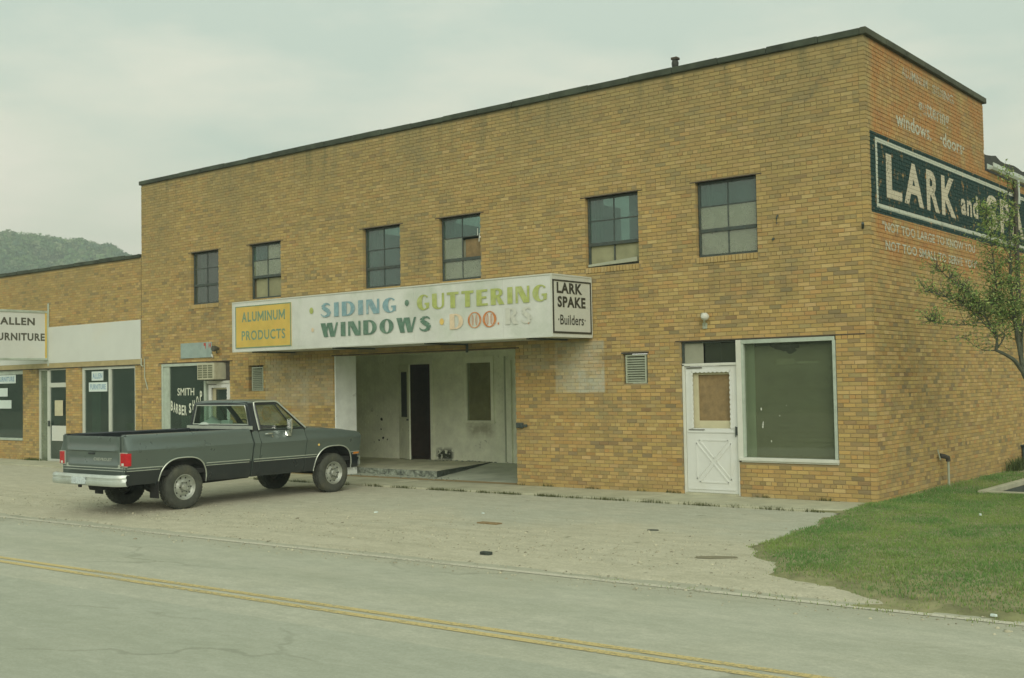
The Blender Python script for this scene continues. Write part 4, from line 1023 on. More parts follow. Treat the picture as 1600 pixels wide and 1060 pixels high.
for x_ in (-13.6, -11, -8.4, -5.9): b.box(x_, x_+.05, SY+.05, -.0, sz0-.03, sz0+.003)
keep(b.build('support_angle', M['steel_dark']), big)
FYs = SY-.014
pF = lambda u, z: (u, FYs, z)
b = MB(); b.box(-14.09, -12.21, FYs, SY-.001, 2.85, 3.785); keep(b.build('yellow_panel', M['yellow']), big)
b = MB(); yy = FYs-.003
for q in ((-14.09, -12.21, 3.765, 3.785), (-14.09, -12.21, 2.85, 2.87), (-14.09, -14.065, 2.87, 3.765), (-12.235, -12.21, 2.87, 3.765)): b.box(q[0], q[1], yy, FYs-.0005, q[2], q[3])
keep(b.build('border', M['let_teal']), big)
k = MB(); pY = lambda u, z: (u, FYs-.002, z)
k.m = list(k.m); u_, sc_ = -13.86, 1.46/8.13
for ch, wd in zip('ALUMINUM', (.95, .68, .90, 1.15, .28, .92, .90, 1.15)):
    a_, c_ = u_, u_+wd*sc_; z0_, z1_ = 3.43, 3.65; w4 = .040
    if ch == 'M':
        m_ = (a_+c_)/2
        for q, dy in (([(a_, z0_), (a_+w4, z0_), (a_+w4, z1_), (a_, z1_)], 0), ([(c_-w4, z0_), (c_, z0_), (c_, z1_), (c_-w4, z1_)], 0), ([(a_+w4, z1_), (a_+w4, z1_-.09), (m_, z0_+.02), (m_, z0_+.10)], .0002), ([(c_-w4, z1_), (c_-w4, z1_-.09), (m_, z0_+.02), (m_, z0_+.10)], .0004)): k.quad(*[(x_, FYs-.002-dy, z_) for x_, z_ in q])
    elif ch == 'I': k.quad((a_, FYs-.002, z0_), (c_, FYs-.002, z0_), (c_, FYs-.002, z1_), (a_, FYs-.002, z1_))
    else: text_mesh(ch, k, a_, c_, z0_, z1_, pY, .03)
    u_ += (wd+.17)*sc_
keep(k.build('lettering', M['let_teal']), big); k = MB(); text_mesh('PRODUCTS', k, -13.87, -12.40, 3.02, 3.235, pY, .022); keep(k.build('lettering', M['let_teal']), big)

def ell(cx, cz, rx, rz, a0=0, a1=360, n=20): return [(cx+rx*math.cos(math.radians(a0+(a1-a0)*i/n)), cz+rz*math.sin(math.radians(a0+(a1-a0)*i/n))) for i in range(n+1)]
def band(A_, B_): return [[A_[i], A_[i+1], B_[i+1], B_[i]] for i in range(len(A_)-1)]
def rect(a_, b__, c_, d_): return [[(a_, c_), (b__, c_), (b__, d_), (a_, d_)]]
def path(P, ws):
    o_ = []; 
    for (p_, q), (w0, w1) in zip(zip(P, P[1:]), zip(ws, ws[1:])):
        dx, dz = q[0]-p_[0], q[1]-p_[1]; L = math.hypot(dx, dz) or 1; nx, nz_ = -dz/L, dx/L
        o_.append([(p_[0]+nx*w0/2, p_[1]+nz_*w0/2), (q[0]+nx*w1/2, q[1]+nz_*w1/2), (q[0]-nx*w1/2, q[1]-nz_*w1/2), (p_[0]-nx*w0/2, p_[1]-nz_*w0/2)])
    return o_
def glyph(c):
    """thick show-card capitals, unit height; returns polygons, width"""
    if c == 'I': return rect(0, .30, 0, 1), .30
    if c == 'D': return rect(0, .30, 0, 1)+band(ell(.36, .5, .46, .5, -90, 90), ell(.36, .5, .20, .40, -90, 90))+rect(.30, .36, 0, .10)+rect(.30, .36, .9, 1), .82
    if c == 'O': return band(ell(.42, .5, .42, .5, 0, 360, 28), ell(.44, .5, .13, .42, 0, 360, 28)), .84
    if c == 'G': return band(ell(.42, .5, .42, .5, 42, 322, 24), ell(.50, .5, .17, .42, 42, 322, 24))+rect(.50, .80, .34, .46)+rect(.60, .78, .10, .40), .82
    if c == 'C': return band(ell(.42, .5, .42, .5, 45, 315, 24), ell(.50, .5, .17, .42, 45, 315, 24)), .76
    if c == 'N': return rect(0, .13, 0, 1)+[[(0.0, 1), (.34, 1), (.78, 0), (.44, 0)]]+rect(.65, .78, 0, 1), .78
    if c == 'W': return [[(0, 1), (.32, 1), (.50, 0), (.22, 0)], [(.22, 0), (.36, 0), (.56, 1), (.44, 1)], [(.44, 1), (.76, 1), (.92, 0), (.64, 0)], [(.78, 0), (.92, 0), (1.14, 1), (1.02, 1)]], 1.14
    if c == 'S': return path([(.60, .80), (.52, .92), (.36, .95), (.20, .88), (.16, .74), (.24, .62), (.40, .50), (.52, .38), (.54, .22), (.42, .09), (.24, .05), (.08, .14), (.02, .26)], [.06, .10, .14, .20, .25, .27, .29, .27, .25, .18, .13, .08, .05]), .66
    if c == 'U': return rect(0, .30, .25, 1)+rect(.62, .76, .25, 1)+band(ell(.38, .27, .38, .27, 180, 360), ell(.46, .27, .16, .18, 180, 360)), .76
    if c == 'T': return rect(0, .74, .84, 1)+rect(.22, .52, 0, .84), .74
    if c == 'E': return rect(0, .32, 0, 1)+rect(.32, .66, .86, 1)+rect(.32, .60, .44, .57)+rect(.32, .68, 0, .14), .68
    if c == 'R': return rect(0, .30, 0, 1)+band(ell(.36, .73, .34, .27, -90, 90), ell(.36, .73, .13, .15, -90, 90))+rect(.30, .36, .88, 1)+rect(.30, .36, .46, .58)+[[(.30, .46), (.52, .50), (.80, 0), (.48, 0)]], .80
    return [], .4
def card_text(s_, x0_, x1_, z0_, z1_, m, gap=.16):
    ws = [glyph(c)[1] for c in s_]; tot = sum(ws)+gap*(len(s_)-1); sc_ = (x1_-x0_)/tot; u = 0; k = MB(); i = 0
    for c, wd in zip(s_, ws):
        for poly in glyph(c)[0]:
            k.quad(*[(x0_+(u+p_[0])*sc_, FYs-.0002*(i % 12), z0_+p_[1]*(z1_-z0_)) for p_ in poly]); i += 1
        u += wd+gap
    o_ = k.build('lettering', m, recalc=False); keep(o_, big); return o_
card_text('SIDING', -11.27, -9.07, 3.405, 3.70, M['let_blue'], .20)
card_text('GUTTERING', -8.52, -5.36, 3.405, 3.705, M['let_lime'], .17)
card_text('WINDOWS', -11.28, -8.16, 2.995, 3.285, M['let_dkblue'], .17)
card_text('D', -7.68, -7.34, 3.0, 3.29, M['let_peach']); card_text('RS', -6.32, -5.72, 3.03, 3.33, M['let_ghost'])
k = MB()
for cx, th in ((-7.06, .035), (-6.70, .045)):
    for j, q in enumerate(band(ell(cx, 3.15, .165, .15, 0, 360, 26), ell(cx, 3.15, .165-th*1.3, .15-th*.45, 0, 360, 26))): k.quad(*[(p_[0], FYs-.0002*(j % 3), p_[1]) for p_ in q])
    for s_ in (-1, 1):
        for j, q in enumerate(band(ell(cx+s_*.045, 3.15, .022, .10, 0, 360, 12), ell(cx+s_*.045, 3.15, .010, .085, 0, 360, 12))): k.quad(*[(p_[0], FYs-.0002*(j % 3), p_[1]) for p_ in q])
k.quad(*[(p_[0], FYs, p_[1]) for p_ in ell(-6.49, 3.06, .018, .022)[:-1]]); k.quad(*[(p_[0], FYs, p_[1]) for p_ in ell(-5.79, 3.04, .016, .02)[:-1]])
keep(k.build('lettering', M['let_orange'], recalc=False), big)
for cx, cz, r, mm in ((-11.56, 3.565, .068, 'let_lime'), (-8.79, 3.57, .062, 'let_dkblue'), (-7.88, 3.16, .062, 'let_gold'), (-11.53, 3.16, .045, 'let_peach')):
    k = MB(); k.quad(*[(p_[0], FYs, p_[1]) for p_ in ell(cx, cz, r*.9, r)[:-1]]); keep(k.build('dot', M[mm], recalc=False), big)
# end panel of the sign
pE = lambda u, z: (sx1+.0125, u, z)
b = MB(); ye0, ye1 = -1.235, -.055
for q in ((ye0, ye1, 3.765, 3.79), (ye0, ye1, 2.835, 2.87), (ye0, ye0+.03, 2.87, 3.765), (ye1-.025, ye1, 2.87, 3.765)): b.box(sx1+.001, sx1+.012, q[0], q[1], q[2], q[3])
keep(b.build('border', M['ink']), big)
k = MB(); pE2 = lambda u, z: (sx1+.004, u, z)
text_mesh('LARK', k, -1.11, -.33, 3.55, 3.745, pE2, .04); keep(k.build('lettering', M['ink']), big); k = MB()
text_mesh('SPAKE', k, -1.09, -.23, 3.30, 3.50, pE2, .04); keep(k.build('lettering', M['ink']), big); k = MB(); text_mesh('·Builders·', k, -1.08, -.24, 2.99, 3.17, pE2, .012)
keep(k.build('lettering', M['ink']), big)

# hanging furniture sign, face towards the viewer's right
al = empty('hanging_sign', (-24.2, -1, 2.88), 'white box sign lettered ALLEN FURNITURE projecting from the white fascia', 'sign')
b = MB(); X0 = -24.2
b.box(X0-.22, X0-.012, -2.0, -.03, 2.885, 4.27); keep(b.build('cabinet', M['panel_white'], bevel=.008), al)
b = MB()
for q in ((-2.0, 0, 4.22, 4.285), (-2.0, 0, 2.87, 2.93), (-.06, 0.0, 2.93, 4.22), (-2.02, -1.94, 2.93, 4.22)): b.box(X0-.24, X0+.012, q[0], q[1], q[2], q[3])
b.box(X0-.03, X0+.03, -.03, -.005, 2.70, 4.50)
keep(b.build('frame', M['frame_pale'], bevel=.006), al)
b = MB(); b.box(X0-.013, X0+.002, -.11, -.062, 2.93, 4.22); keep(b.build('yellow_strip', M['yellow']), al)
k = MB(); pA = lambda u, z: (X0-.008, u, z)
text_mesh('ALLEN', k, -1.44, -.42, 3.86, 4.07, pA, .035); keep(k.build('lettering', M['ink_soft']), al); k = MB(); text_mesh('FURNITURE', k, -1.66, -.12, 3.42, 3.635, pA, .035); keep(k.build('lettering', M['ink_soft']), al)
# blue grey plate with scraps of red
pg = empty('sign_plate', (-17.2, -.02, 2.74), 'faded blue grey plate with scraps of red paint above the barber shop', 'sign')
b = MB(); b.box(-17.88, -16.62, -.03, -.006, 2.74, 3.12); keep(b.build('plate', M['bluegrey'], bevel=.004), pg)
k = MB(); k.box(-16.92, -16.84, -.034, -.0305, 3.03, 3.10).box(-16.86, -16.84, -.034, -.0305, 2.96, 3.03).box(-16.72, -16.70, -.034, -.0305, 2.98, 3.10).box(-16.66, -16.64, -.034, -.0305, 2.98, 3.10).box(-16.70, -16.66, -.034, -.0305, 3.03, 3.05); keep(k.build('red_scraps', M['red']), pg)

# ------------------------------------------------------------------ lamps, air conditioner, vent stack
lp = empty('flood_lamp', (-2.93, 0, 3.0), 'pale round flood lamp on a short bracket above the white storm door', 'lamp')
b = MB(); b.box(-2.97, -2.89, -.03, -.003, 2.84, 2.94).tube([(-2.93, -.02, 2.9), (-2.90, -.09, 2.98), (-2.87, -.10, 3.0)], .018); keep(b.build('bracket', M['louver']), lp)
b = MB(); b.lathe([(0, -.09), (.03, -.085), (.06, -.05), (.068, 0), (.055, .04), (.03, .07), (.025, .10), (0, .105)], (-2.86, -.13, 3.04), 'y', 20); keep(b.build('bulb', M['white'], smooth=True), lp)
b = MB(); b.lathe([(0, -.045), (.022, -.04), (.04, -.02), (.045, 0), (.03, .03), (0, .04)], (-2.93, -.08, 3.07), 'y', 16); keep(b.build('lamp_socket', M['louver'], smooth=True), lp)
lp = empty('flood_lamp', (-16.46, 0, 2.85), 'small dark flood lamp beside the blue grey plate', 'lamp')
b = MB(); b.tube([(-16.42, -.02, 2.84), (-16.32, -.10, 2.9), (-16.28, -.12, 2.93)], .016); keep(b.build('bracket', M['steel_dark']), lp)
b = MB(); b.lathe([(0, -.10), (.07, -.09), (.075, -.03), (.05, .05), (.03, .09), (0, .1)], (-16.27, -.16, 2.94), 'y', 18); keep(b.build('lamp_shade', M['ink_soft'], smooth=True), lp)
b = MB(); b.tube([(-16.62, -.02, 2.80), (-16.54, -.05, 2.74)], .02); keep(b.build('fixture', M['white']), lp)
ac = empty('air_conditioner', (-16.5, -.2, 2.2), 'tan air conditioner in the transom above the barber shop door', 'air conditioner')
b = MB(); b.box(-16.86, -16.19, -.28, .15, 2.19, 2.60); keep(b.build('housing', M['ac'], bevel=.012), ac)
b = MB()
for i in range(3):
    for j in range(6): b.box(-16.82+.2*i, -16.66+.2*i, -.286, -.2805, 2.235+.055*j, 2.27+.055*j)
keep(b.build('grille', M['ac_dark']), ac)
b = MB(); b.box(-16.80, -16.24, -.20, -.02, 2.165, 2.185); keep(b.build('bracket', M['steel_dark']), ac)
vs_ = empty('vent_stack', (-3.52, .5, 7.3), 'short rusty vent pipe with a squared cap poking above the roof line', 'vent')
b = MB(); b.lathe([(.045, 0), (.045, .1), (.058, .14), (.064, .20), (.052, .25), (.045, .26)], (-3.52, .20, 7.40), 'z', 14); keep(b.build('pipe', M['roofdark'], smooth=True), vs_)
b = MB(); b.box(-3.575, -3.455, .14, .26, 7.655, 7.70); keep(b.build('cap', M['lintel'], bevel=.008), vs_)

# standpipe, meter box, areaway
st = empty('standpipe', (.16, 2.94, 0), 'thin dark standpipe with an elbow beside the side wall', 'pipe')
b = MB(); b.tube([(.14, 2.94, -.05), (.14, 2.94, .50)], .022); keep(b.build('pipe', M['louver']), st)
b = MB(); b.tube([(.14, 2.94, .47), (.14, 2.935, .53), (.10, 2.87, .56), (.05, 2.80, .57)], .042); keep(b.build('elbow', M['wood_dark'], smooth=True), st)
b = MB(); b.tube([(.06, 2.78, .5), (.03, 2.74, .68)], .012); keep(b.build('handle', M['louver']), st)
mb_ = empty('meter_box', (.1, 8.3, 0), 'dark upright utility box standing against the side wall', 'box')
b = MB(); b.box(.02, .30, 7.98, 8.35, -.05, .46); keep(b.build('body', M['steel_dark'], bevel=.01), mb_); b = MB(); b.box(.0, .32, 7.95, 8.38, .46, .49); keep(b.build('lid', M['steel_dark'], bevel=.006), mb_)
aw = bpy.data.objects.new('areaway', None); C.objects.link(aw); aw['kind'] = 'structure'
b = MB(); x0, x1, y0, y1 = PIT
b.box(x0-.12, x0, y0-.12, y1+.12, -.03, .06).box(x0, x1+.12, y0-.12, y0, -.03, .057).box(x1, x1+.12, y0, y1+.12, -.03, .06).box(x0, x1, y1, y1+.12, -.03, .057)
o = b.build('curb', M['concrete'], aw, bevel=.01)
Z0 = -.031
b = MB(); b.quad((x0, y0, Z0), (x0, y1, Z0), (x0, y1, -1.6), (x0, y0, -1.6)).quad((x1, y0, Z0), (x1, y1, Z0), (x1, y1, -1.6), (x1, y0, -1.6)).quad((x0, y0, Z0), (x1, y0, Z0), (x1, y0, -1.6), (x0, y0, -1.6)).quad((x0, y1, Z0), (x1, y1, Z0), (x1, y1, -1.6), (x0, y1, -1.6)).quad((x0, y0, -1.6), (x1, y0, -1.6), (x1, y1, -1.6), (x0, y1, -1.6))
b.build('retaining_wall', mat('pit_shade_wall', (.07, .085, .065), .9, var=.3, scale=3), aw)  # wall colour darkened to paint in the shade inside the pit
# ------------------------------------------------------------------ pickup truck (x right, y forward from the rear axle, z up)
def carpaint(name, col, flake=.0, rough=.3):
    m, t, b = nodes(name)
    cc = mixc(t, ramp(t, nz(t, 1.6, 5, .6), .35, .7), col, tuple(x_*.86+.012 for x_ in col))
    s = t.nodes.new('ShaderNodeSeparateXYZ'); t.links.new(pos(t), s.inputs[0])
    cc = mixc(t, mathn(t, 'MULTIPLY', ramp(t, s.outputs['Z'], .38, .62, .10, .01), ramp(t, nz(t, 5, 6, .7), .35, .7)), cc, (.16, .155, .10))
    t.links.new(cc, b.inputs['Base Color']); b.inputs['Metallic'].default_value = flake
    t.links.new(ramp(t, nz(t, 3, 4), .3, .7, rough, rough+.16), b.inputs['Roughness'])
    b.inputs['Coat Weight'].default_value = .35; b.inputs['Coat Roughness'].default_value = .14
    return m
M['car_grey'] = carpaint('truck_grey', (.120, .158, .138), .35, .26)
M['car_dark'] = carpaint('truck_dark', (.006, .012, .016), .0, .26)
M['chrome'] = mat('chrome', (.62, .66, .60), .22, metal=.9, var=.06, scale=6, bmp=.05)
M['bumper'] = mat('bumper_silver', (.52, .58, .52), .38, metal=.35, var=.10, scale=5, bmp=.08, dirt=(.25, .24, .17), dirtamt=.35)
M['rim'] = mat('rim_steel', (.36, .39, .33), .42, metal=.4, var=.12, scale=14, dirt=(.16, .15, .09), dirtamt=.6)
M['tyre'] = mat('tyre', (.050, .055, .042), .9, var=.3, scale=9, bmp=.3, dirt=(.13, .13, .08), dirtamt=.55)
M['under'] = mat('underbody', (.012, .013, .011), .9, var=.4, scale=4)
M['trim_pale'] = mat('trim_pale', (.50, .55, .46), .35, metal=.4, var=.08, scale=9)
M['red_lens'] = mat('red_lens', (.45, .012, .018), .18, var=.2, scale=30); M['amber'] = mat('amber_lens', (.55, .20, .03), .2)
M['seat'] = mat('seat_cloth', (.16, .17, .12), .9, var=.2); M['seat_pale'] = mat('pale_cloth', (.45, .52, .44), .9, var=.1)
tk = empty('pickup_truck', (-10.476, -5.864, -.035), 'grey over black long bed pickup parked nose to the building', 'pickup truck')
PR = [(.36, .865), (.44, .89), (.52, .915), (.68, .945), (.76, .962), (.90, .988), (.975, .999), (1.02, 1.018), (1.045, 1.012), (1.085, .982), (1.15, .955), (1.22, .935), (1.26, .912)]
def hw(z, y):
    for (a_, p_), (c_, q) in zip(PR, PR[1:]):
        if z <= c_: v = p_+(q-p_)*max(0, (z-a_)/(c_-a_)); break
    else: v = PR[-1][1]
    if y > 3.55: v -= .034*((y-3.55)/.47)**2.6
    if y < -1.0: v -= .03*((-1.0-y)/.12)**2
    return v
def topz(y):
    if y < 2.6: return 1.255 if y < 1.4 else 1.24
    if y < 3.2: return 1.235-.045*(y-2.6)/.6
    if y < 3.76: return 1.19-.06*(y-3.2)/.56
    return 1.13-.022*(y-3.76)/.2-.06*max(0, (y-3.93)/.08)**2
def arch(y):
    for yc, w2, top in ((-.03, .475, .865), (3.325, .475, .885)):
        d = abs(y-yc)/w2
        if d < 1: return .40+(top-.40)*(1-d**2.9)**(1/2.4)
    return 0
def ys_(a_, c_, st_=.025):
    n = max(2, int((c_-a_)/st_)); return [a_+(c_-a_)*i/n for i in range(n+1)]
def skin(a_, c_, zlo, zhi, sg, rows, crown=False):
    P = []
    Y = ys_(a_, c_)
    for i in range(rows+1):
        row = []
        for y in Y:
            lo = max(zlo(y) if callable(zlo) else zlo, arch(y)); hi = max(zhi(y) if callable(zhi) else zhi, lo+.0005)
            z = lo+(hi-lo)*i/rows; x_ = hw(z, y)
            row.append((sg*x_, y, z))
        P.append(row)
    if crown:
        for dx, dz in ((.018, .016), (.05, .024), (.09, .026)): P.append([(sg*(hw(topz(y), y)-dx), y, topz(y)+dz) for y in Y])
    return P
ZM = .715
def bot(y): return .435 if y > -.55 else .47
def body_section(name, a_, c_, parts_, label=None, extra=None):
    for sg in (1, -1):
        k = MB(); k.cm = 0; k.grid(skin(a_, c_, ZM, topz, sg, 12, True)); k.cm = 1; k.grid(skin(a_, c_, bot, ZM, sg, 4))
        # turned-in returns at the ends so that the gaps read as gaps
        for yy in (a_, c_):
            if arch(yy) < .5:
                k.cm = 0; k.grid([[(sg*hw(z, yy), yy, z), (sg*(hw(z, yy)-.05), yy, z)] for z in [bot(yy)+(topz(yy)-bot(yy))*i/10 for i in range(11)]])
        o_ = k.build(name, [M['car_grey'], M['car_dark']], tk, smooth=True); parts_.append(o_)
P_ = []
body_section('bed_side', -1.115, 1.375, P_); body_section('cab_corner', 1.405, 1.545, P_); body_section('door', 1.555, 2.605, P_); body_section('fender', 2.617, 4.01, P_)
doors = [o_ for o_ in P_ if o_.name.startswith('door')]
# mouldings: two pale lines with the dark body between, arch lips
k = MB()
for sg in (1, -1):
    for z, r in ((.742, .007), (.700, .006)):
        run = []
        for y in ys_(-1.10, 4.0, .05):
            if arch(y) > z-.02 or any(abs(y-g_) < .02 for g_ in (1.39, 1.55, 2.61)):
                if len(run) > 1: k.tube(run, r, 5)
                run = []; continue
            run.append((sg*(hw(z, y)+.004), y, z))
        if len(run) > 1: k.tube(run, r, 5)
k.tube([(hw(.742, -1.115)*s_, -1.125, .742) for s_ in (-1, 1)], .007, 5); k.tube([(hw(.7, -1.115)*s_, -1.125, .70) for s_ in (-1, 1)], .006, 5)
k.build('moulding', M['trim_pale'], tk)
for yc, w2 in ((-.03, .475), (3.325, .475)):
    for sg in (1, -1):
        k = MB(); pts = [(sg*(hw(max(arch(y), .46), y)+.006), y, max(arch(y), .42)) for y in [yc-w2*math.cos(math.pi*i/40)*.9995 for i in range(41)]]
        k.tube([p_ for p_ in pts], .011, 6); k.build('arch_lip', M['trim_pale'], tk, smooth=True)
        k = MB(); ring = [(y_, z_) for _, y_, z_ in pts]      # wheel housing
        k.grid([[(sg*x_, y_, z_+.004) for y_, z_ in ring] for x_ in (.93, .62)]); k.quad(*[(sg*.62, y_, z_+.004) for y_, z_ in ring]); k.build('wheel_housing', M['under'], tk)
# bed
k = MB(); k.box(-.80, .80, -1.05, 1.33, .80, .83)
for sg in (1, -1): k.box(min(sg*.80, sg*.82), max(sg*.80, sg*.82), -1.05, 1.33, .83, 1.262); k.grid([[(sg*.80, y, 1.262), (sg*(hw(topz(y), y)-.09), y, 1.281)] for y in ys_(-1.10, 1.36, .3)])
k.box(-.80, .80, 1.33, 1.36, .83, 1.27)
for sg in (1, -1): k.box(min(sg*.60, sg*.80), max(sg*.60, sg*.80), -.42, .38, .83, 1.02)
k.build('bed', M['car_dark'], tk, bevel=.006)
# tailgate with its sculpted relief
prof = [(1.245, -1.118), (1.255, -1.135), (1.19, -1.142), (1.10, -1.128), (1.05, -1.150), (1.02, -1.158), (1.00, -1.128), (.96, -1.120), (.82, -1.120), (.80, -1.135), (.77, -1.138), (.745, -1.125), (.64, -1.120), (.60, -1.11), (.585, -1.09)]
def relief(x_): return 1-min(1, max(0, (abs(x_)-.70)/.06))
k = MB(); X = [-.80+1.6*i/40 for i in range(41)]
k.grid([[(x_, -1.122+(y+1.122)*max(.15, relief(x_)), z) for x_ in X] for z, y in prof]); k.box(-.80, .80, -1.10, -1.06, .60, 1.25)
tg = k.build('tailgate', M['car_grey'], tk, smooth=True)
k = MB(); pt_ = lambda u, z: (u, -1.128, z); text_mesh('CHEVROLET', k, .03, .56, .855, .905, pt_, .03); k.build('lettering', M['trim_pale'], tg)
k = MB(); k.box(-.12, .05, -1.140, -1.122, .955, .985); k.build('handle', M['car_dark'], tg, bevel=.004)
k = MB(); k.box(-.795, .795, -1.128, -1.1235, .745, .80); k.build('tailgate_band', M['trim_pale'], tg)
for sg in (1, -1):     # rear corner posts and lamps
    k = MB(); rows = []
    for z in [.60+(1.255-.60)*i/14 for i in range(15)]:
        h = hw(z, -1.115); rows.append([(sg*.805, -1.115, z), (sg*.90, -1.13, z), (sg*(h-.05), -1.13, z), (sg*(h-.012), -1.12, z), (sg*h, -1.09, z)])
    rows.append([(sg*.805, -1.10, 1.275), (sg*.88, -1.10, 1.277), (sg*.90, -1.10, 1.277), (sg*.91, -1.10, 1.275), (sg*.93, -1.09, 1.262)])
    k.grid(rows); k.build('corner_post', M['car_grey'], tk, smooth=True)
    k = MB(); k.prism([(sg*.835, -1.152, .785), (sg*.985, -1.142, .785), (sg*.985, -1.142, .985), (sg*.835, -1.152, .985)], [(sg*.825, -1.125, .775), (sg*1.0, -1.115, .775), (sg*1.0, -1.115, .995), (sg*.825, -1.125, .995)])
    k.prism([(sg*.985, -1.142, .785), (sg*1.006, -1.06, .785), (sg*1.010, -1.06, .985), (sg*.985, -1.142, .985)], [(sg*.97, -1.12, .785), (sg*.97, -1.06, .785), (sg*.97, -1.06, .985), (sg*.97, -1.12, .985)])
    tl = k.build('tail_lamp', M['red_lens'], tk, bevel=.005)
    k = MB(); k.box(*sorted((sg*.815, sg*1.0)), -1.135, -1.124, .985, 1.0).box(*sorted((sg*.815, sg*1.0)), -1.135, -1.124, .768, .782).box(*sorted((sg*.812, sg*.828)), -1.145, -1.124, .77, 1.0); k.build('lamp_bezel', M['trim_pale'], tl)
    k = MB(); k.box(*sorted((sg*.87, sg*.93)), -1.1535, -1.149, .79, .83); k.build('reverse_lens', M['white'], tl)
k = MB(); k.box(-.80, .80, -1.112, -1.07, .50, .59); k.build('rear_sill', M['car_dark'], tk)
# bumpers
def bumper(name, y, dirn, zc):
    k = MB(); P = []
    sec = [(-.02, .085), (.0, .095), (.03, .090), (.045, .060), (.048, .045), (.036, .038), (.036, .002), (.048, -.006), (.048, -.03), (.040, -.07), (.02, -.088), (-.02, -.088)]
    xs2 = [-1.035, -1.02, -.99, -.9]+[-.8+1.6*i/12 for i in range(13)]+[.9, .99, 1.02, 1.035]
    for dy, dz in sec:
        P.append([(x_*(1 if True else 1), y+dirn*(dy-(.14*max(0, (abs(x_)-.86)/.17)**2)-.06*(x_/1.0)**2*(1 if dirn > 0 else .3)), zc+dz) for x_ in xs2])
    k.grid(P); k.box(-.9, .9, *sorted((y-dirn*.06, y-dirn*.03)), zc-.07, zc+.07)
    return k.build(name, M['bumper'], tk, smooth=True)
rb = bumper('rear_bumper', -1.30, -1, .555)
k = MB(); k.box(-.26, .15, -1.356, -1.349, .49, .60); k.build('licence_plate', mat('plate_pale', (.50, .58, .56), .6, var=.35, scale=40, dirt=(.30, .32, .30), dirtamt=.5), rb)
k = MB(); k.tube([(0, -1.33, .455), (0, -1.37, .455), (0, -1.37, .48)], .022); k.build('hitch', M['under'], rb)
fb_ = bumper('front_bumper', 4.06, 1, .56)
# front: hood, grille, lamps
k = MB(); P = []
for y in [2.62+.1*i for i in range(15)]:
    yy = min(y, 4.0); zt = topz(yy); h = hw(zt, yy)-.088
    P.append([(h*s_/8, yy, zt+.026+.022*(1-abs(s_/8)**3)+(.012 if 3 <= abs(s_) <= 5 else 0)-(.0 if yy < 3.95 else .012)) for s_ in range(-8, 9)])
k.grid(P); hood = k.build('hood', M['car_grey'], tk, smooth=True)
k = MB(); k.box(-.94, .94, 3.985, 4.02, 1.02, 1.11); k.box(-.93, .93, 3.96, 3.985, .62, 1.02); k.build('nose_panel', M['car_grey'], tk, bevel=.01)
k = MB()
for i in range(7): k.box(-.60, .60, 3.987, 4.01, .69+.045*i, .70+.045*i)
k.box(-.62, .62, 3.986, 3.996, .66, 1.0); g_ = k.build('grille', M['chrome'], tk)
for sg in (1, -1):
    for zc in (.77, .91):
        k = MB(); k.box(*sorted((sg*.66, sg*.90)), 3.986, 4.015, zc-.055, zc+.055); k.build('headlight', M['glass_dusty'], tk, bevel=.01)
    k = MB(); k.prism([(sg*(hw(.72, y)+.006), y, z) for y, z in ((3.83, .69), (3.985, .70), (3.985, .755), (3.83, .745))], [(sg*(hw(.72, y)-.03), y, z) for y, z in ((3.83, .69), (3.985, .70), (3.985, .755), (3.83, .745))]); k.build('side_marker', M['amber'], tk)
    k = MB(); k.tube([(sg*(hw(.92, 2.91)+.0), 2.91, .92), (sg*(hw(.92, 2.91)+.012), 2.91, .92)], .022, 10); k.build('badge', M['let_gold'], tk)
# cab greenhouse
RZ = 1.775
def bar4(k, a_, c_, wx, wy):
    a_ = Vector(a_); c_ = Vector(c_)
    k.prism([(a_.x-wx, a_.y-wy, a_.z), (a_.x+wx, a_.y-wy, a_.z), (a_.x+wx, a_.y+wy, a_.z), (a_.x-wx, a_.y+wy, a_.z)], [(c_.x-wx, c_.y-wy, c_.z), (c_.x+wx, c_.y-wy, c_.z), (c_.x+wx, c_.y+wy, c_.z), (c_.x-wx, c_.y+wy, c_.z)])
k = MB(); P = []
for i, y in enumerate([1.43, 1.44, 1.47, 1.53, 1.70, 1.9, 2.02, 2.10, 2.15, 2.17]):
    drop = {0: .055, 1: .028, 2: .010, 3: .003}.get(i, 0)+{7: .006, 8: .018, 9: .04}.get(i, 0)
    row = []
    for s_ in (-1, -.985, -.94, -.85, -.6, -.3, 0, .3, .6, .85, .94, .985, 1):
        e_ = {1: .052, .985: .026, .94: .010, .85: .003}.get(abs(s_), 0); row.append((s_*.775, y, RZ+.02*(1-s_*s_)-drop-e_))
    P.append(row)
k.grid(P); k.build('roof', M['car_grey'], tk, smooth=True)
k = MB()       # pillars and belt of the back panel
for sg in (1, -1):
    # rear corner: from belt to roof
    k.prism([(sg*.93, 1.42, 1.245), (sg*.93, 1.60, 1.245), (sg*.86, 1.60, 1.245), (sg*.84, 1.42, 1.245)], [(sg*.778, 1.435, 1.73), (sg*.778, 1.555, 1.73), (sg*.74, 1.555, 1.73), (sg*.70, 1.435, 1.73)])
    k.prism([(sg*.93, 2.60, 1.24), (sg*.92, 2.70, 1.24), (sg*.86, 2.72, 1.24), (sg*.87, 2.62, 1.24)], [(sg*.778, 2.08, 1.73), (sg*.77, 2.16, 1.73), (sg*.72, 2.17, 1.73), (sg*.73, 2.10, 1.73)])
    k.prism([(sg*.80, 1.555, 1.69), (sg*.80, 2.08, 1.69), (sg*.76, 2.08, 1.69), (sg*.76, 1.555, 1.69)], [(sg*.778, 1.555, 1.735), (sg*.778, 2.10, 1.735), (sg*.74, 2.10, 1.735), (sg*.74, 1.555, 1.735)])
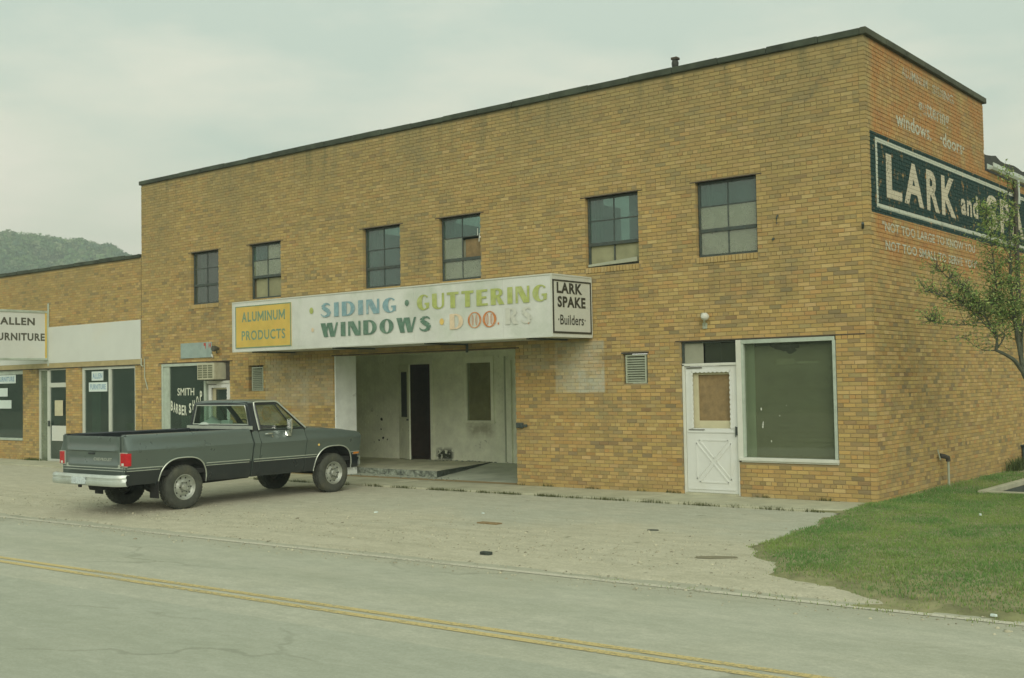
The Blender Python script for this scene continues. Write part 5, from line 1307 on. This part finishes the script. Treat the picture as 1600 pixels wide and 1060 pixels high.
k.prism([(-.74, 1.432, 1.685), (.74, 1.432, 1.685), (.74, 1.47, 1.685), (-.74, 1.47, 1.685)], [(-.75, 1.436, 1.75), (.75, 1.436, 1.75), (.75, 1.47, 1.75), (-.75, 1.47, 1.75)])
k.box(-.93, .93, 1.405, 1.45, .80, 1.335)
k.build('cab_frame', M['car_dark'], tk, bevel=.006)
k = MB(); k.box(-.955, .955, 1.392, 1.404, 1.262, 1.325); k.build('belt_trim', M['trim_pale'], tk, bevel=.004)
k = MB(); k.box(.955, 1.0, 1.40, 1.52, 1.262, 1.30) if False else None
# rear window with pale gasket
k = MB(); gw = [(-.80, 1.425, 1.35), (.80, 1.425, 1.35), (.70, 1.437, 1.69), (-.70, 1.437, 1.69)]
k.tube(gw+[gw[0]], .011, 6); k.build('window_gasket', M['trim_pale'], tk)
k = MB(); k.quad(*[(x_, y+.008, z) for x_, y, z in gw]); k.build('rear_window', M['glass_car'], tk)
k = MB(); ws_ = [(-.88, 2.685, 1.25), (.88, 2.685, 1.25), (.745, 2.135, 1.73), (-.745, 2.135, 1.73)]; k.quad(*ws_); k.build('windscreen', M['glass_car'], tk)
for sg in (1, -1):
    q = [(sg*.915, 1.61, 1.245), (sg*.915, 2.575, 1.245), (sg*.79, 2.09, 1.70), (sg*.79, 1.575, 1.70)]
    k = MB(); k.quad(*[(x_-sg*.02, y, z) for x_, y, z in q]); sw_ = k.build('side_window', M['glass_car'], tk)
    k = MB(); o_ = [(sg*(abs(x_)+.012), y, z) for x_, y, z in q]; 
    def rp(a_, c_, n=8): return [tuple(Vector(a_).lerp(Vector(c_), i/n)) for i in range(n+1)]
    pth = rp((sg*.945, 1.555, 1.25), (sg*.797, 1.545, 1.70))[:-1]+[(sg*.79, 1.56, 1.735), (sg*.786, 1.60, 1.748)]+rp((sg*.786, 1.64, 1.75), (sg*.786, 2.02, 1.75))+[(sg*.788, 2.08, 1.742), (sg*.794, 2.13, 1.715)]+rp((sg*.80, 2.155, 1.69), (sg*.938, 2.64, 1.25))
    k.tube(pth, .014, 6); k.build('window_trim', M['trim_pale'] if sg else None, tk, smooth=True)
    k = MB(); k.tube(rp((sg*.908, 2.36, 1.25), (sg*.80, 2.02, 1.70)), .013, 6); k.tube(rp((sg*.93, 1.60, 1.25), (sg*.93, 2.60, 1.25)), .012, 6); k.tube(rp((sg*.93, 1.60, 1.25), (sg*.80, 1.575, 1.70)), .018, 6); k.build('window_divider', M['car_dark'], tk)
    k = MB(); k.tube([(sg*.985, 1.66, 1.175), (sg*1.005, 1.70, 1.18), (sg*1.005, 1.80, 1.18), (sg*.985, 1.84, 1.175)], .012, 6); k.tube([(sg*.975, 1.82, 1.13), (sg*.99, 1.82, 1.13)], .014, 8); k.build('handle', M['chrome'], doors[0 if sg == 1 else 1])
    # mirror
    mrr = MB(); mrr.box(*sorted((sg*1.02, sg*1.14)), 2.12, 2.17, 1.24, 1.43); mo = mrr.build('mirror', M['chrome'], tk, bevel=.015)
    k = MB(); k.tube([(sg*.97, 2.22, 1.12), (sg*1.06, 2.20, 1.20), (sg*1.08, 2.16, 1.30)], .012, 6); k.prism([(sg*.96, 2.14, 1.14), (sg*.96, 2.30, 1.14), (sg*.955, 2.28, 1.21), (sg*.955, 2.15, 1.21)], [(sg*1.0, 2.17, 1.12), (sg*1.0, 2.25, 1.12), (sg*1.04, 2.20, 1.22), (sg*1.04, 2.16, 1.22)]); k.build('mirror_arm', M['chrome'], mo)
# interior
k = MB(); k.box(-.82, .82, 1.50, 2.6, .55, .62).box(-.80, .80, 2.42, 2.62, .95, 1.22); k.build('dashboard', M['under'], tk, bevel=.02)
k = MB(); k.box(-.74, .74, 1.56, 1.72, .75, 1.36).box(-.74, .74, 1.6, 2.05, .75, .92); k.build('seat', M['seat'], tk, bevel=.05)
k = MB(); k.lathe([(0, 1.50), (.10, 1.42), (.20, 1.38), (.26, 1.34), (0, 1.34)], (-.48, 1.62, .0), 'z', 14); k.build('bundle', M['seat_pale'], tk, smooth=True)
k = MB(); k.box(-.08, .16, 1.50, 1.60, 1.33, 1.42); k.build('box', M['seat_pale'], tk, bevel=.02)
k = MB()
for i in range(20):
    a0, a1 = 2*math.pi*i/20, 2*math.pi*(i+1)/20
    k.tube([(-.38+.19*math.cos(a_), 2.20+.10*math.sin(a_)*.6, 1.24+.17*math.sin(a_)) for a_ in (a0, a1)], .012, 5, False)
k.tube([(-.38, 2.2, 1.24), (-.38, 2.45, 1.08)], .03); k.build('steering_wheel', M['under'], tk)
# wheels
def wheel(x_, y_, sg):
    # lathe round x: (radius, along)
    T = [(.205, .10), (.225, .112), (.28, .120), (.325, .117), (.350, .104), (.362, .085), (.366, .05), (.366, -.05), (.362, -.085), (.350, -.104), (.28, -.12), (.205, -.10)]
    k = MB(); k.lathe([(r, sg*a_) for r, a_ in T], (0, 0, 0), 'x', 44)
    wh = k.build('wheel', M['tyre'], tk, smooth=True); wh.location = (x_, y_, .365)
    k = MB()       # tread blocks
    for i in range(44):
        for a_ in (-.062, 0, .062):
            t_ = 2*math.pi*(i+(.5 if a_ else 0))/44; c_, s_ = math.cos(t_), math.sin(t_); r0_, r1_ = .362, .3725; h_ = .055
            k.prism([(a_-.024, r0_*math.cos(t_+d_), r0_*math.sin(t_+d_)) for d_ in (-h_, h_)]+[(a_+.024, r0_*math.cos(t_+d_), r0_*math.sin(t_+d_)) for d_ in (h_, -h_)], [(a_-.022, r1_*math.cos(t_+d_*.9), r1_*math.sin(t_+d_*.9)) for d_ in (-h_, h_)]+[(a_+.022, r1_*math.cos(t_+d_*.9), r1_*math.sin(t_+d_*.9)) for d_ in (h_, -h_)])
    o_ = k.build('tread', M['tyre'], wh); o_['kind'] = 'stuff'
    R = [(.212, .098), (.214, .108), (.205, .110), (.195, .100), (.185, .070), (.165, .055), (.150, .052), (.135, .060), (.110, .082), (.085, .086), (.070, .070), (.060, .068), (.058, .105), (.045, .120), (.0, .122)]
    k = MB(); k.lathe([(r, sg*a_) for r, a_ in R], (0, 0, 0), 'x', 40); rm = k.build('rim', M['rim'], wh, smooth=True)
    k = MB()
    for i in range(10):
        t_ = 2*math.pi*i/10; k.tube([(sg*.062, .158*math.cos(t_), .158*math.sin(t_)), (sg*.0555, .158*math.cos(t_), .158*math.sin(t_))], [.013, .013], 8)
    for i in range(6):
        t_ = 2*math.pi*i/6; k.tube([(sg*.078, .088*math.cos(t_), .088*math.sin(t_)), (sg*.096, .088*math.cos(t_), .088*math.sin(t_))], .009, 6)
    k.build('wheel_nut', M['under'], wh)
for x_, y_, sg in ((.82, 0, 1), (-.82, 0, -1), (.82, 3.34, 1), (-.82, 3.34, -1)): wheel(x_, y_, sg)
k = MB(); k.box(-.45, -.38, -1.15, 3.9, .45, .56).box(.38, .45, -1.15, 3.9, .45, .56).tube([(-.75, 0, .365), (.75, 0, .365)], .045, 10).tube([(-.7, 3.34, .365), (.7, 3.34, .365)], .04, 10)
k.lathe([(0, -.14), (.10, -.10), (.14, 0), (.10, .10), (0, .14)], (0, 0, .365), 'y', 14)
k.box(-.9, .9, -.5, 3.9, .58, .66).box(-.80, .80, -1.08, 1.3, .72, .80).box(-.3, .3, 2.6, 3.8, .38, .62).box(-.85, .85, 1.4, 2.6, .46, .58); k.lathe([(0, -.1), (.30, -.1), (.33, 0), (.30, .1), (0, .1)], (-.1, -.78, .46), 'z', 20)
k.build('chassis', M['under'], tk)
k = MB(); k.tube([(.55, 1.6, .42), (.58, .6, .40), (.72, .42, .42)], .035); k.build('exhaust_pipe', M['under'], tk)
for sg in (1, -1):
    k = MB(); k.box(*sorted((sg*.70, sg*.93)), -.52, -.50, .22, .50); k.build('mud_flap', M['under'], tk)

# ------------------------------------------------------------------ vegetation and small things
def leafmat(name, lo, hi, rough=.6, trans=.25):
    m, t, b = nodes(name)
    at = t.nodes.new('ShaderNodeVertexColor'); at.layer_name = 'tone'
    t.links.new(at.outputs['Color'], b.inputs['Base Color']); b.inputs['Roughness'].default_value = rough; b.inputs['Specular IOR Level'].default_value = .25
    tr = t.nodes.new('ShaderNodeBsdfTranslucent'); t.links.new(at.outputs['Color'], tr.inputs[0]); mx_ = t.nodes.new('ShaderNodeMixShader'); mx_.inputs[0].default_value = trans
    t.links.new(b.outputs[0], mx_.inputs[1]); t.links.new(tr.outputs[0], mx_.inputs[2]); t.links.new(mx_.outputs[0], t.nodes['Material Output'].inputs['Surface'])
    return m
M['blade'] = leafmat('grass_blade', 0, 0); M['leaf'] = leafmat('leaf', 0, 0, trans=.35); M['forest'] = leafmat('forest_leaf', 0, 0, .9, .1)
M['bark'] = mat('bark', (.075, .085, .055), .95, var=.4, scale=18, bmp=.7)

def np_mesh(name, V, F, nper, m, cols=None, kind='stuff'):
    me = bpy.data.meshes.new(name); nv = len(V); nf = len(F)
    me.vertices.add(nv); me.vertices.foreach_set('co', V.astype(np.float32).ravel())
    me.loops.add(nf*nper); me.loops.foreach_set('vertex_index', F.astype(np.int32).ravel())
    me.polygons.add(nf); me.polygons.foreach_set('loop_start', (np.arange(nf)*nper).astype(np.int32)); 
    try: me.polygons.foreach_set('loop_total', np.full(nf, nper, np.int32))
    except Exception: pass
    me.update(calc_edges=True); me.materials.append(m)
    if cols is not None:
        ca = me.color_attributes.new('tone', 'FLOAT_COLOR', 'POINT'); ca.data.foreach_set('color', np.column_stack([cols, np.ones(nv)]).astype(np.float32).ravel())
    o = bpy.data.objects.new(name, me); C.objects.link(o)
    if kind: o['kind'] = kind
    return o

def blades(name, P, H, W, cols, label, cat='grass'):
    """P base points (n,3), one bent blade (two triangles) each"""
    n = len(P); a = rng.uniform(0, 2*np.pi, n); side = np.column_stack([np.cos(a), np.sin(a), np.zeros(n)])*W[:, None]
    b_ = rng.uniform(0, 2*np.pi, n); lean = np.column_stack([np.cos(b_), np.sin(b_), np.zeros(n)])*(H*rng.uniform(.1, .75, n))[:, None]
    up = np.column_stack([np.zeros(n), np.zeros(n), H])
    v0 = P-side; v1 = P+side; v2 = P+up*.55+lean*.3+side*.7; v3 = P+up*.55+lean*.3-side*.7; v4 = P+up+lean
    V = np.stack([v0, v1, v2, v3, v4], 1).reshape(-1, 3); i = np.arange(n)*5
    F = np.concatenate([np.column_stack([i, i+1, i+2]), np.column_stack([i, i+2, i+3]), np.column_stack([i+3, i+2, i+4])])
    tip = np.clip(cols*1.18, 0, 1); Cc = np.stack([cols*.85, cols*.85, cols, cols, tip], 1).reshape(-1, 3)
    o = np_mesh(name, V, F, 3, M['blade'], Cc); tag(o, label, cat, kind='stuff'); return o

pts = []
while len(pts) < 185000:
    x = random.uniform(-.3, 13); y = random.uniform(-7.7, 6.5)
    if x > 5.2 and random.random() < (.5 if x < 8 else .72): continue
    if y > 2.5 and random.random() < .45: continue
    n = noise.noise(Vector((x*1.1, y*1.1, 8)))
    edge = in_lawn(x, y, .12)
    if not in_lawn(x, y, -.04): continue
    if not edge and random.random() < .72: continue
    if y < -6.6 and random.random() < .35+.5*noise.noise(Vector((x*3, y*3, 1))): continue
    pts.append((x, y, lawnz(x, y), n))
P = np.array(pts); nn = P[:, 3]; n_ = len(P)
base = np.array([.24, .335, .092]); dry = np.array([.33, .33, .15]); lush = np.array([.135, .265, .068])
f1 = np.clip(nn*1.6+.5+rng.normal(0, .18, n_), 0, 1)[:, None]; cols = lush*(1-f1)+base*f1
dr = ((rng.random(n_) < .05) | ((P[:, 1] < -6.3) & (rng.random(n_) < .25)))[:, None]; cols = np.where(dr, dry, cols)*rng.uniform(.88, 1.14, n_)[:, None]
tuft = 1+.7*np.clip(np.array([noise.noise(Vector((a_*2.2, b__*2.2, 3))) for a_, b__ in P[:, :2]]), -.5, 1)
wallh = np.where((P[:, 0] < .35) & (P[:, 1] > .5), 1.5, 1.)
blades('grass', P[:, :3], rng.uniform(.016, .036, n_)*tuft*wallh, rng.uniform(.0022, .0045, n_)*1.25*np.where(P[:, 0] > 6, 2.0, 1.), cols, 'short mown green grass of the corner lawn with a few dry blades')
# weeds in the joint along the sidewalk and at the foot of walls
pts = []
for i in range(5200):
    x = random.uniform(-13.5, -.3); n = noise.noise(Vector((x*2.3, 0, 4)))
    if random.random() > .5+1.3*n: continue
    pts.append((x, -1.29+.03*math.sin(x*.7)*0+random.gauss(0, .022), -.034))
for i in range(900):
    x = random.uniform(-7.1, -.1)
    if noise.noise(Vector((x*2.9, 4, 4))) < .05: continue
    pts.append((x, -.02-abs(random.gauss(0, .012)), .0))
P = np.array(pts); n_ = len(P); cols = np.array([.105, .12, .04])*rng.uniform(.6, 1.3, n_)[:, None]
blades('weeds', P, rng.uniform(.02, .07, n_), rng.uniform(.003, .006, n_), cols, 'thin weeds growing in the joint along the sidewalk edge', 'weeds')
pts = [(random.gauss(-24.95, .25), -.03-abs(random.gauss(0, .06)), -.02) for _ in range(260)]+[(.1+abs(random.gauss(0, .08)), random.gauss(7.2, .35), .0) for _ in range(500)]
P = np.array(pts); n_ = len(P); blades('weeds', P, rng.uniform(.05, .28, n_)*np.where(P[:, 1] > 1, 1.2, .4), rng.uniform(.005, .012, n_), np.array([.085, .12, .035])*rng.uniform(.6, 1.3, n_)[:, None], 'taller weeds at the foot of the walls', 'weeds')

# gravel stones
def stones(name, pts, rr, label, m, cat='gravel'):
    ico = np.array([(0, 0, 1), (.89, 0, .45), (.28, .85, .45), (-.72, .53, .45), (-.72, -.53, .45), (.28, -.85, .45), (.72, .53, -.45), (-.28, .85, -.45), (-.89, 0, -.45), (-.28, -.85, -.45), (.72, -.53, -.45)])
    fc = np.array([(0, 1, 2), (0, 2, 3), (0, 3, 4), (0, 4, 5), (0, 5, 1), (1, 6, 2), (2, 7, 3), (3, 8, 4), (4, 9, 5), (5, 10, 1), (2, 6, 7), (3, 7, 8), (4, 8, 9), (5, 9, 10), (1, 10, 6)])
    P = np.array(pts); n = len(P); S = rr[:, None, None]*rng.uniform(.6, 1.3, (n, 11, 3)); S[:, :, 2] *= .6
    V = (P[:, None, :]+ico[None]*S).reshape(-1, 3); F = (fc[None]+(np.arange(n)*11)[:, None, None]).reshape(-1, 3)
    cs = np.repeat(np.array([.40, .385, .27])*rng.uniform(.55, 1.35, n)[:, None], 11, 0)
    o = np_mesh(name, V, F, 3, m, cs); tag(o, label, cat, kind='stuff'); return o
pts = []
while len(pts) < 4500:
    x = random.uniform(-16, 6); y = road_edge(x)+.1+abs(random.gauss(0, 1.6))
    if y > -1.35 or in_lawn(x, y, -.05): continue
    pts.append((x, y, (lotz(x, y) if y > -6.9 else road_pt(x, y-.021*(x+1.16))[2]+.008)+.002))
M['stone'] = leafmat('stone', 0, 0, .9, 0)
stones('gravel', pts, rng.gamma(2.0, .0028, len(pts))+.003, 'loose gravel stones scattered over the lot and road shoulder', M['stone'])
pts = [(x, road_edge(x)-abs(random.gauss(0, .25)), road_pt(x, -7.8)[2]+.004) for x in [random.uniform(-14, 6) for _ in range(700)]]
stones('gravel', pts, rng.gamma(2, .0028, len(pts))+.003, 'fine stones strayed onto the edge of the road', M['stone'])

# litter and stains
def litter(name, x, y, r, h, m, label, cat, ang=0., flat=False):
    k = MB(); q = [(x+r[0]*math.cos(a_)*random.uniform(.8, 1.1)*math.cos(ang)-r[1]*math.sin(a_)*math.sin(ang), y+r[0]*math.cos(a_)*math.sin(ang)+r[1]*math.sin(a_)*random.uniform(.8, 1.1)*math.cos(ang)) for a_ in [i*math.pi/5 for i in range(10)]]
    z = lotz(x, y)+.002 if y > -6.9 else road_pt(x, y-.021*(x+1.16))[2]+.012
    if x > .4 and in_lawn(x, y): z = lawnz(x, y)+.02
    k.prism([(a_, b__, z) for a_, b__ in q], [(a_*.9+x*.1, b__*.9+y*.1, z+h) for a_, b__ in q]); o = k.build(name, m, bevel=.002 if h > .01 else 0); tag(o, label, cat); return o
k = MB(); k.box(-2.12, -1.98, -7.03, -6.95, -.085, -.03); o = k.build('stone_block', M['rubble_dark'], bevel=.008); tag(o, 'dark broken block lying on the gravel near the road edge', 'block')
k = MB(); k.box(-3.98, -3.62, -4.90, -4.76, -.034, -.018); o = k.build('scrap_board', M['board_brown'], bevel=.003); tag(o, 'thin flat brown scrap of board on the parking lot', 'board')
o = litter('stain', .46, -5.95, (.26, .10), .004, mat('damp_stain', (.20, .185, .11), .8, var=.2), 'dark elongated damp patch on the gravel beside the tip of the lawn', 'puddle', .55)
litter('leaf_litter', -1.4, -4.3, (.09, .04), .010, M['rubble_dark'], 'small dark scrap on the grey lot in front of the storm door', 'scrap', .4)
litter('paper_scrap', -6.27, -4.65, (.025, .04), .018, M['paper'], 'white paper scrap on the lot just past the front wheel of the pickup', 'litter')
litter('paper_scrap', -4.70, -3.9, (.03, .02), .014, M['paper'], 'small white scrap on the lot in front of the open porch ramp', 'litter')
litter('paper_scrap', 3.84, -7.36, (.032, .02), .02, M['paper'], 'crumpled white paper at the roadside edge of the lawn', 'litter')
litter('paper_scrap', 1.9, -1.2, (.018, .018), .03, M['paper'], 'tiny white scrap lying in the grass of the lawn', 'litter')
litter('stone_fleck', -4.2, -.45, (.03, .02), .03, M['panel_white'], 'pale chip on the sidewalk below the louvered vent beside the storm door', 'stone')

# ---- young tree at the right: measured limbs, then twigs and leaves grown on them
tree = empty('young_tree', (2.52, .75, 0), 'young spring leafed tree with a leaning dark trunk in front of the painted sign wall', 'tree')
J = Vector((2.09, .46, 1.97))
limbs = [
 ([(2.52, .75, -.05), (2.46, .70, .5), (2.35, .62, 1.1), (2.22, .54, 1.6), J], [.085, .07, .06, .055, .05]),
 ([J, (2.0, .38, 2.15), (1.90, .30, 2.24), (1.78, .20, 2.32)], [.042, .036, .030, .026]),
 ([(1.78, .20, 2.32), (1.80, .20, 2.52), (1.73, .13, 2.71), (1.60, .05, 2.94), (1.49, -.05, 3.16), (1.36, -.15, 3.30), (1.12, -.3, 3.56)], [.024, .022, .018, .015, .012, .009, .004]),
 ([(1.73, .13, 2.71), (1.58, .05, 2.73), (1.42, -.05, 2.70), (1.2, -.2, 2.72), (1.01, -.35, 2.77)], [.012, .010, .008, .006, .003]),
 ([(1.78, .20, 2.32), (1.62, .12, 2.33), (1.50, .02, 2.42), (1.40, -.05, 2.52)], [.009, .007, .005, .003]),
 ([(1.78, .20, 2.32), (1.88, .26, 2.50), (1.88, .28, 2.67), (1.83, .25, 2.87), (1.70, .22, 3.05)], [.014, .012, .010, .008, .004]),
 ([J, (2.03, .42, 2.5), (2.02, .37, 2.72), (1.98, .34, 3.21), (1.99, .34, 3.6), (2.01, .30, 3.96), (2.01, .27, 4.46), (2.0, .3, 4.9)], [.045, .038, .034, .028, .022, .016, .009, .004]),
 ([(2.02, .37, 2.72), (1.89, .32, 2.92), (1.80, .25, 3.3), (1.79, .20, 3.6), (1.77, .15, 4.0), (1.72, .1, 4.4)], [.018, .015, .012, .010, .007, .004]),
 ([J, (2.07, .5, 2.30), (2.09, .5, 2.66), (2.2, .55, 3.1), (2.3, .6, 3.6), (2.35, .6, 4.2), (2.4, .6, 4.7)], [.028, .024, .020, .017, .013, .009, .004]),
 ([(2.22, .54, 1.6), (2.5, .62, 2.1), (2.8, .7, 2.7), (3.0, .8, 3.4), (3.1, .8, 4.2)], [.04, .034, .026, .017, .006]),
 ([(2.5, .62, 2.1), (2.45, 1.0, 2.7), (2.4, 1.3, 3.4), (2.3, 1.4, 4.2)], [.024, .02, .014, .005]),
 ([(1.80, .20, 2.52), (1.62, .05, 2.78), (1.45, -.1, 2.98), (1.22, -.25, 3.12), (1.0, -.4, 3.2)], [.014, .011, .008, .006, .003]),
 ([(2.8, .7, 2.7), (3.3, .5, 3.1), (3.7, .4, 3.7)], [.018, .012, .004]),
]
k = MB()
def smoothpath(P, R):
    P = [Vector(p_) for p_ in P]; o1 = []; r1 = []
    for i in range(len(P)-1):
        a_, c_ = P[i], P[i+1]; p0 = P[max(i-1, 0)]; p3 = P[min(i+2, len(P)-1)]
        for t_ in (0, .33, .66):
            q = .5*((2*a_)+(-p0+c_)*t_+(2*p0-5*a_+4*c_-p3)*t_*t_+(-p0+3*a_-3*c_+p3)*t_**3)
            o1.append(q+Vector((noise.noise(q*4), noise.noise(q*4+Vector((7, 0, 0))), 0))*.012); r1.append(R[i]+(R[i+1]-R[i])*t_)
    o1.append(P[-1]); r1.append(R[-1]); return o1, r1
tips = []
for i, (P_, R_) in enumerate(limbs):
    q, r = smoothpath(P_, [x_*.86 for x_ in R_]); k.tube(q, r, 7)
    if i: 
        for a_, ra in zip(q, r):
            if a_.z > 2.35: tips.append((a_, ra))
trunk = k.build('trunk', M['bark'], smooth=True); keep(trunk, tree)
k = MB(); lv = []
for rep in range(1250):
    a_, ra = random.choice(tips)
    if a_.z > 3.7 and random.random() < .45: continue
    if a_.z < 2.75 and random.random() < .78: continue
    d = Vector((random.gauss(0, 1), random.gauss(0, .8), random.uniform(-.2, 1.3))).normalized(); L = random.uniform(.12, .46)
    if a_.z > 4.0: L *= .7
    if a_.x < 1.6: L *= .7
    b__ = a_+d*L*.5+Vector((0, 0, .02)); c_ = a_+d*L+Vector((0, 0, .05*random.uniform(-1, 1)))
    k.tube([a_, b__, c_], [.005, .0035, .0015], 4)
    n = random.randint(10, 30) if a_.x > 1.6 else random.randint(4, 13)
    for j in range(n):
        t_ = random.uniform(.25, 1.05); q = a_.lerp(b__, t_*2) if t_ < .5 else b__.lerp(c_, min(1.1, t_*2-1)); lv.append(q+Vector((random.gauss(0, .035), random.gauss(0, .035), random.gauss(0, .03))))
keep(k.build('twigs', M['bark'], kind='stuff'), tree)
LV = np.array([tuple(v) for v in lv]); n_ = len(LV); s_ = rng.uniform(.012, .027, n_)
a1 = rng.normal(0, 1, (n_, 3)); a1 /= np.linalg.norm(a1, axis=1)[:, None]; a2 = np.cross(a1, rng.normal(0, 1, (n_, 3))); a2 /= np.linalg.norm(a2, axis=1)[:, None]
V = np.stack([LV, LV+(a1*.9+a2*.5)*s_[:, None], LV+a1*2.1*s_[:, None], LV+(a1*.9-a2*.5)*s_[:, None]], 1).reshape(-1, 3)
cols = np.where(rng.random(n_)[:, None] < .55, np.array([.22, .34, .10]), np.array([.38, .44, .15]))*rng.uniform(.6, 1.25, n_)[:, None]
o = np_mesh('leaves', V, np.arange(n_*4).reshape(-1, 4), 4, M['leaf'], np.repeat(cols, 4, 0)); keep(o, tree)

# ---- wooded hill far behind the low building
ridge = [(-560, 60, 62), (-500, 120, 70), (-455, 175, 69), (-437, 212, 66), (-432, 222, 65.6), (-424, 236, 64.0), (-417, 247, 62.5), (-412.5, 255, 57.5), (-407, 264, 50), (-398, 280, 40), (-385, 300, 28), (-365, 330, 14), (-340, 370, 2)]
def ridge_at(t_):
    i = min(int(t_), len(ridge)-2); f = t_-i; return Vector(ridge[i]).lerp(Vector(ridge[i+1]), f)
k = MB(); rows = []
for j in range(9):
    s2 = j/8; row = []
    for i in range(61):
        r = ridge_at(i*12/60); d = Vector((CAM.x-r.x, CAM.y-r.y, 0)).normalized()
        p_ = r+d*(150*s2); z = (r.z-3)*(1-s2)**1.15-.3 + 2.5*noise.noise(Vector((p_.x*.03, p_.y*.03, 0)))*(1-s2)*(0 if s2 == 0 else 1)
        row.append((p_.x, p_.y, max(-.3, z)))
    rows.append(row)
back = [((Vector(r)-Vector((CAM.x-r[0], CAM.y-r[1], 0)).normalized()*160).x, (Vector(r)-Vector((CAM.x-r[0], CAM.y-r[1], 0)).normalized()*160).y, -.3) for r in rows[0]]
k.grid([back]+rows); o = k.build('hill', mat('hill_floor', (.06, .07, .035), .95, var=.4, scale=.08), smooth=True); o['kind'] = 'structure'
V = []; Cc = []; nq = 0
pal = [(.08, .14, .065), (.11, .18, .075), (.14, .21, .085), (.17, .20, .11), (.07, .125, .075), (.20, .24, .13)]
VV = []; CV = []
for c in range(2100):
    i = rng.uniform(1.5, 9.5) if c < 1500 else rng.uniform(0, 2.6); s2 = rng.uniform(0, 1)**1.4*.75 if c > 260 else rng.uniform(0, .03)
    r = ridge_at(i); d = Vector((CAM.x-r.x, CAM.y-r.y, 0)).normalized(); p_ = r+d*(150*s2); z = (r.z-3)*(1-s2)**1.15
    R = rng.uniform(1.8, 3.6); hh = R*rng.uniform(.9, 1.3); ctr = np.array([p_.x, p_.y, z+rng.uniform(.5, 2.4)*(1 if c > 260 else .75)])
    n = 85; u = rng.normal(0, 1, (n, 3)); u /= np.linalg.norm(u, axis=1)[:, None]; u[:, 2] = np.abs(u[:, 2])*.95-.25; rad = rng.uniform(.65, 1.05, n)[:, None]
    q = ctr+u*rad*np.array([R, R, hh]); s_ = rng.uniform(.25, .62, n)[:, None]
    a1 = rng.normal(0, 1, (n, 3)); a1 /= np.linalg.norm(a1, axis=1)[:, None]; a2 = np.cross(a1, u+.01); a2 /= np.linalg.norm(a2, axis=1)[:, None]
    VV.append(np.stack([q-a1*s_, q+a2*s_, q+a1*s_, q-a2*s_], 1).reshape(-1, 3)); cc = np.array(pal[rng.integers(0, 6)])*rng.uniform(.8, 1.2); CV.append(np.repeat(cc*rng.uniform(.7, 1.3, n)[:, None], 4, 0))
V = np.concatenate(VV); o = np_mesh('forest', V, np.arange(len(V)).reshape(-1, 4), 4, M['forest'], np.concatenate(CV)); tag(o, 'hazy spring woods covering the hill beyond the low building', 'forest', kind='stuff')

# ---- low wooded rise beyond the lots behind the buildings
def rise(name, ctr, r0_, r1_, a0, a1, hmax, ncl, label):
    k = MB(); rows = []; na = 60
    for j in range(6):
        rad = r0_+(r1_-r0_)*j/5
        rows.append([(ctr[0]+rad*math.cos(a0+(a1-a0)*i/na), ctr[1]+rad*math.sin(a0+(a1-a0)*i/na), max(-.3, hmax*(j/5)**.8*(1+.3*noise.noise(Vector((i*.15, j*.3, 5))))-.3)) for i in range(na+1)])
    k.grid(rows); o = k.build(name, bpy.data.materials['hill_floor'], smooth=True); o['kind'] = 'structure'
    VV = []; CV = []
    for c in range(ncl):
        j = rng.uniform(0, 1); a_ = rng.uniform(a0, a1); rad = r0_+(r1_-r0_)*j; R_ = rng.uniform(2.0, 4.2); nq_ = 150
        ct = np.array([ctr[0]+rad*math.cos(a_), ctr[1]+rad*math.sin(a_), hmax*j**.8+R_*.5])
        u = rng.normal(0, 1, (nq_, 3)); u /= np.linalg.norm(u, axis=1)[:, None]; q = ct+u*rng.uniform(.6, 1.05, nq_)[:, None]*np.array([R_, R_, R_*1.2]); s_ = rng.uniform(.2, .5, nq_)[:, None]
        b1 = rng.normal(0, 1, (nq_, 3)); b1 /= np.linalg.norm(b1, axis=1)[:, None]; b2 = np.cross(b1, u+.01); b2 /= np.linalg.norm(b2, axis=1)[:, None]
        VV.append(np.stack([q-b1*s_, q+b2*s_, q+b1*s_, q-b2*s_], 1).reshape(-1, 3)); CV.append(np.repeat(np.array(pal[rng.integers(0, 6)])*rng.uniform(.6, 1.2, nq_)[:, None], 4, 0))
    V_ = np.concatenate(VV); o = np_mesh('forest', V_, np.arange(len(V_)).reshape(-1, 4), 4, M['forest'], np.concatenate(CV)); tag(o, label, 'forest', kind='stuff')
rise('hill', (0, 0), 95, 150, math.radians(-8), math.radians(112), 6.0, 1500, 'low belt of woods far behind the side wall and the lawn')

# ---- wooded bank across the road, behind the viewer: it is what the shop windows mirror
k = MB(); rows = []
for j in range(6):
    rows.append([(x_, -48-9*j+4*noise.noise(Vector((x_*.02, j, 0))), [-.15, 3, 6.5, 9, 10.5, 11][j]*(1+.35*noise.noise(Vector((x_*.03, 0, 0))))+1.2*noise.noise(Vector((x_*.15, j*2, 3)))) for x_ in range(-260, 200, 5)])
k.grid(rows); o = k.build('wooded_bank', mat('bank_green', (.07, .10, .045), .95, var=.5, scale=.25, dirt=(.16, .20, .09), dirtamt=.5), smooth=True); o['kind'] = 'structure'

# ---- thin haze over everything
HZ = True
if HZ:
    k = MB(); k.box(-700, 120, -120, 500, -2.7, 78); m = bpy.data.materials.new('haze'); m.use_nodes = True; t = m.node_tree; t.nodes.clear()
    o_ = t.nodes.new('ShaderNodeOutputMaterial'); v = t.nodes.new('ShaderNodeVolumePrincipled'); v.inputs['Color'].default_value = (.80, .95, .86, 1); v.inputs['Density'].default_value = .0014; v.inputs['Anisotropy'].default_value = .1
    t.links.new(v.outputs[0], o_.inputs['Volume']); o = k.build('haze', m); o['kind'] = 'stuff'; o['label'] = 'thin pale haze lying over the whole street'; o['category'] = 'haze'
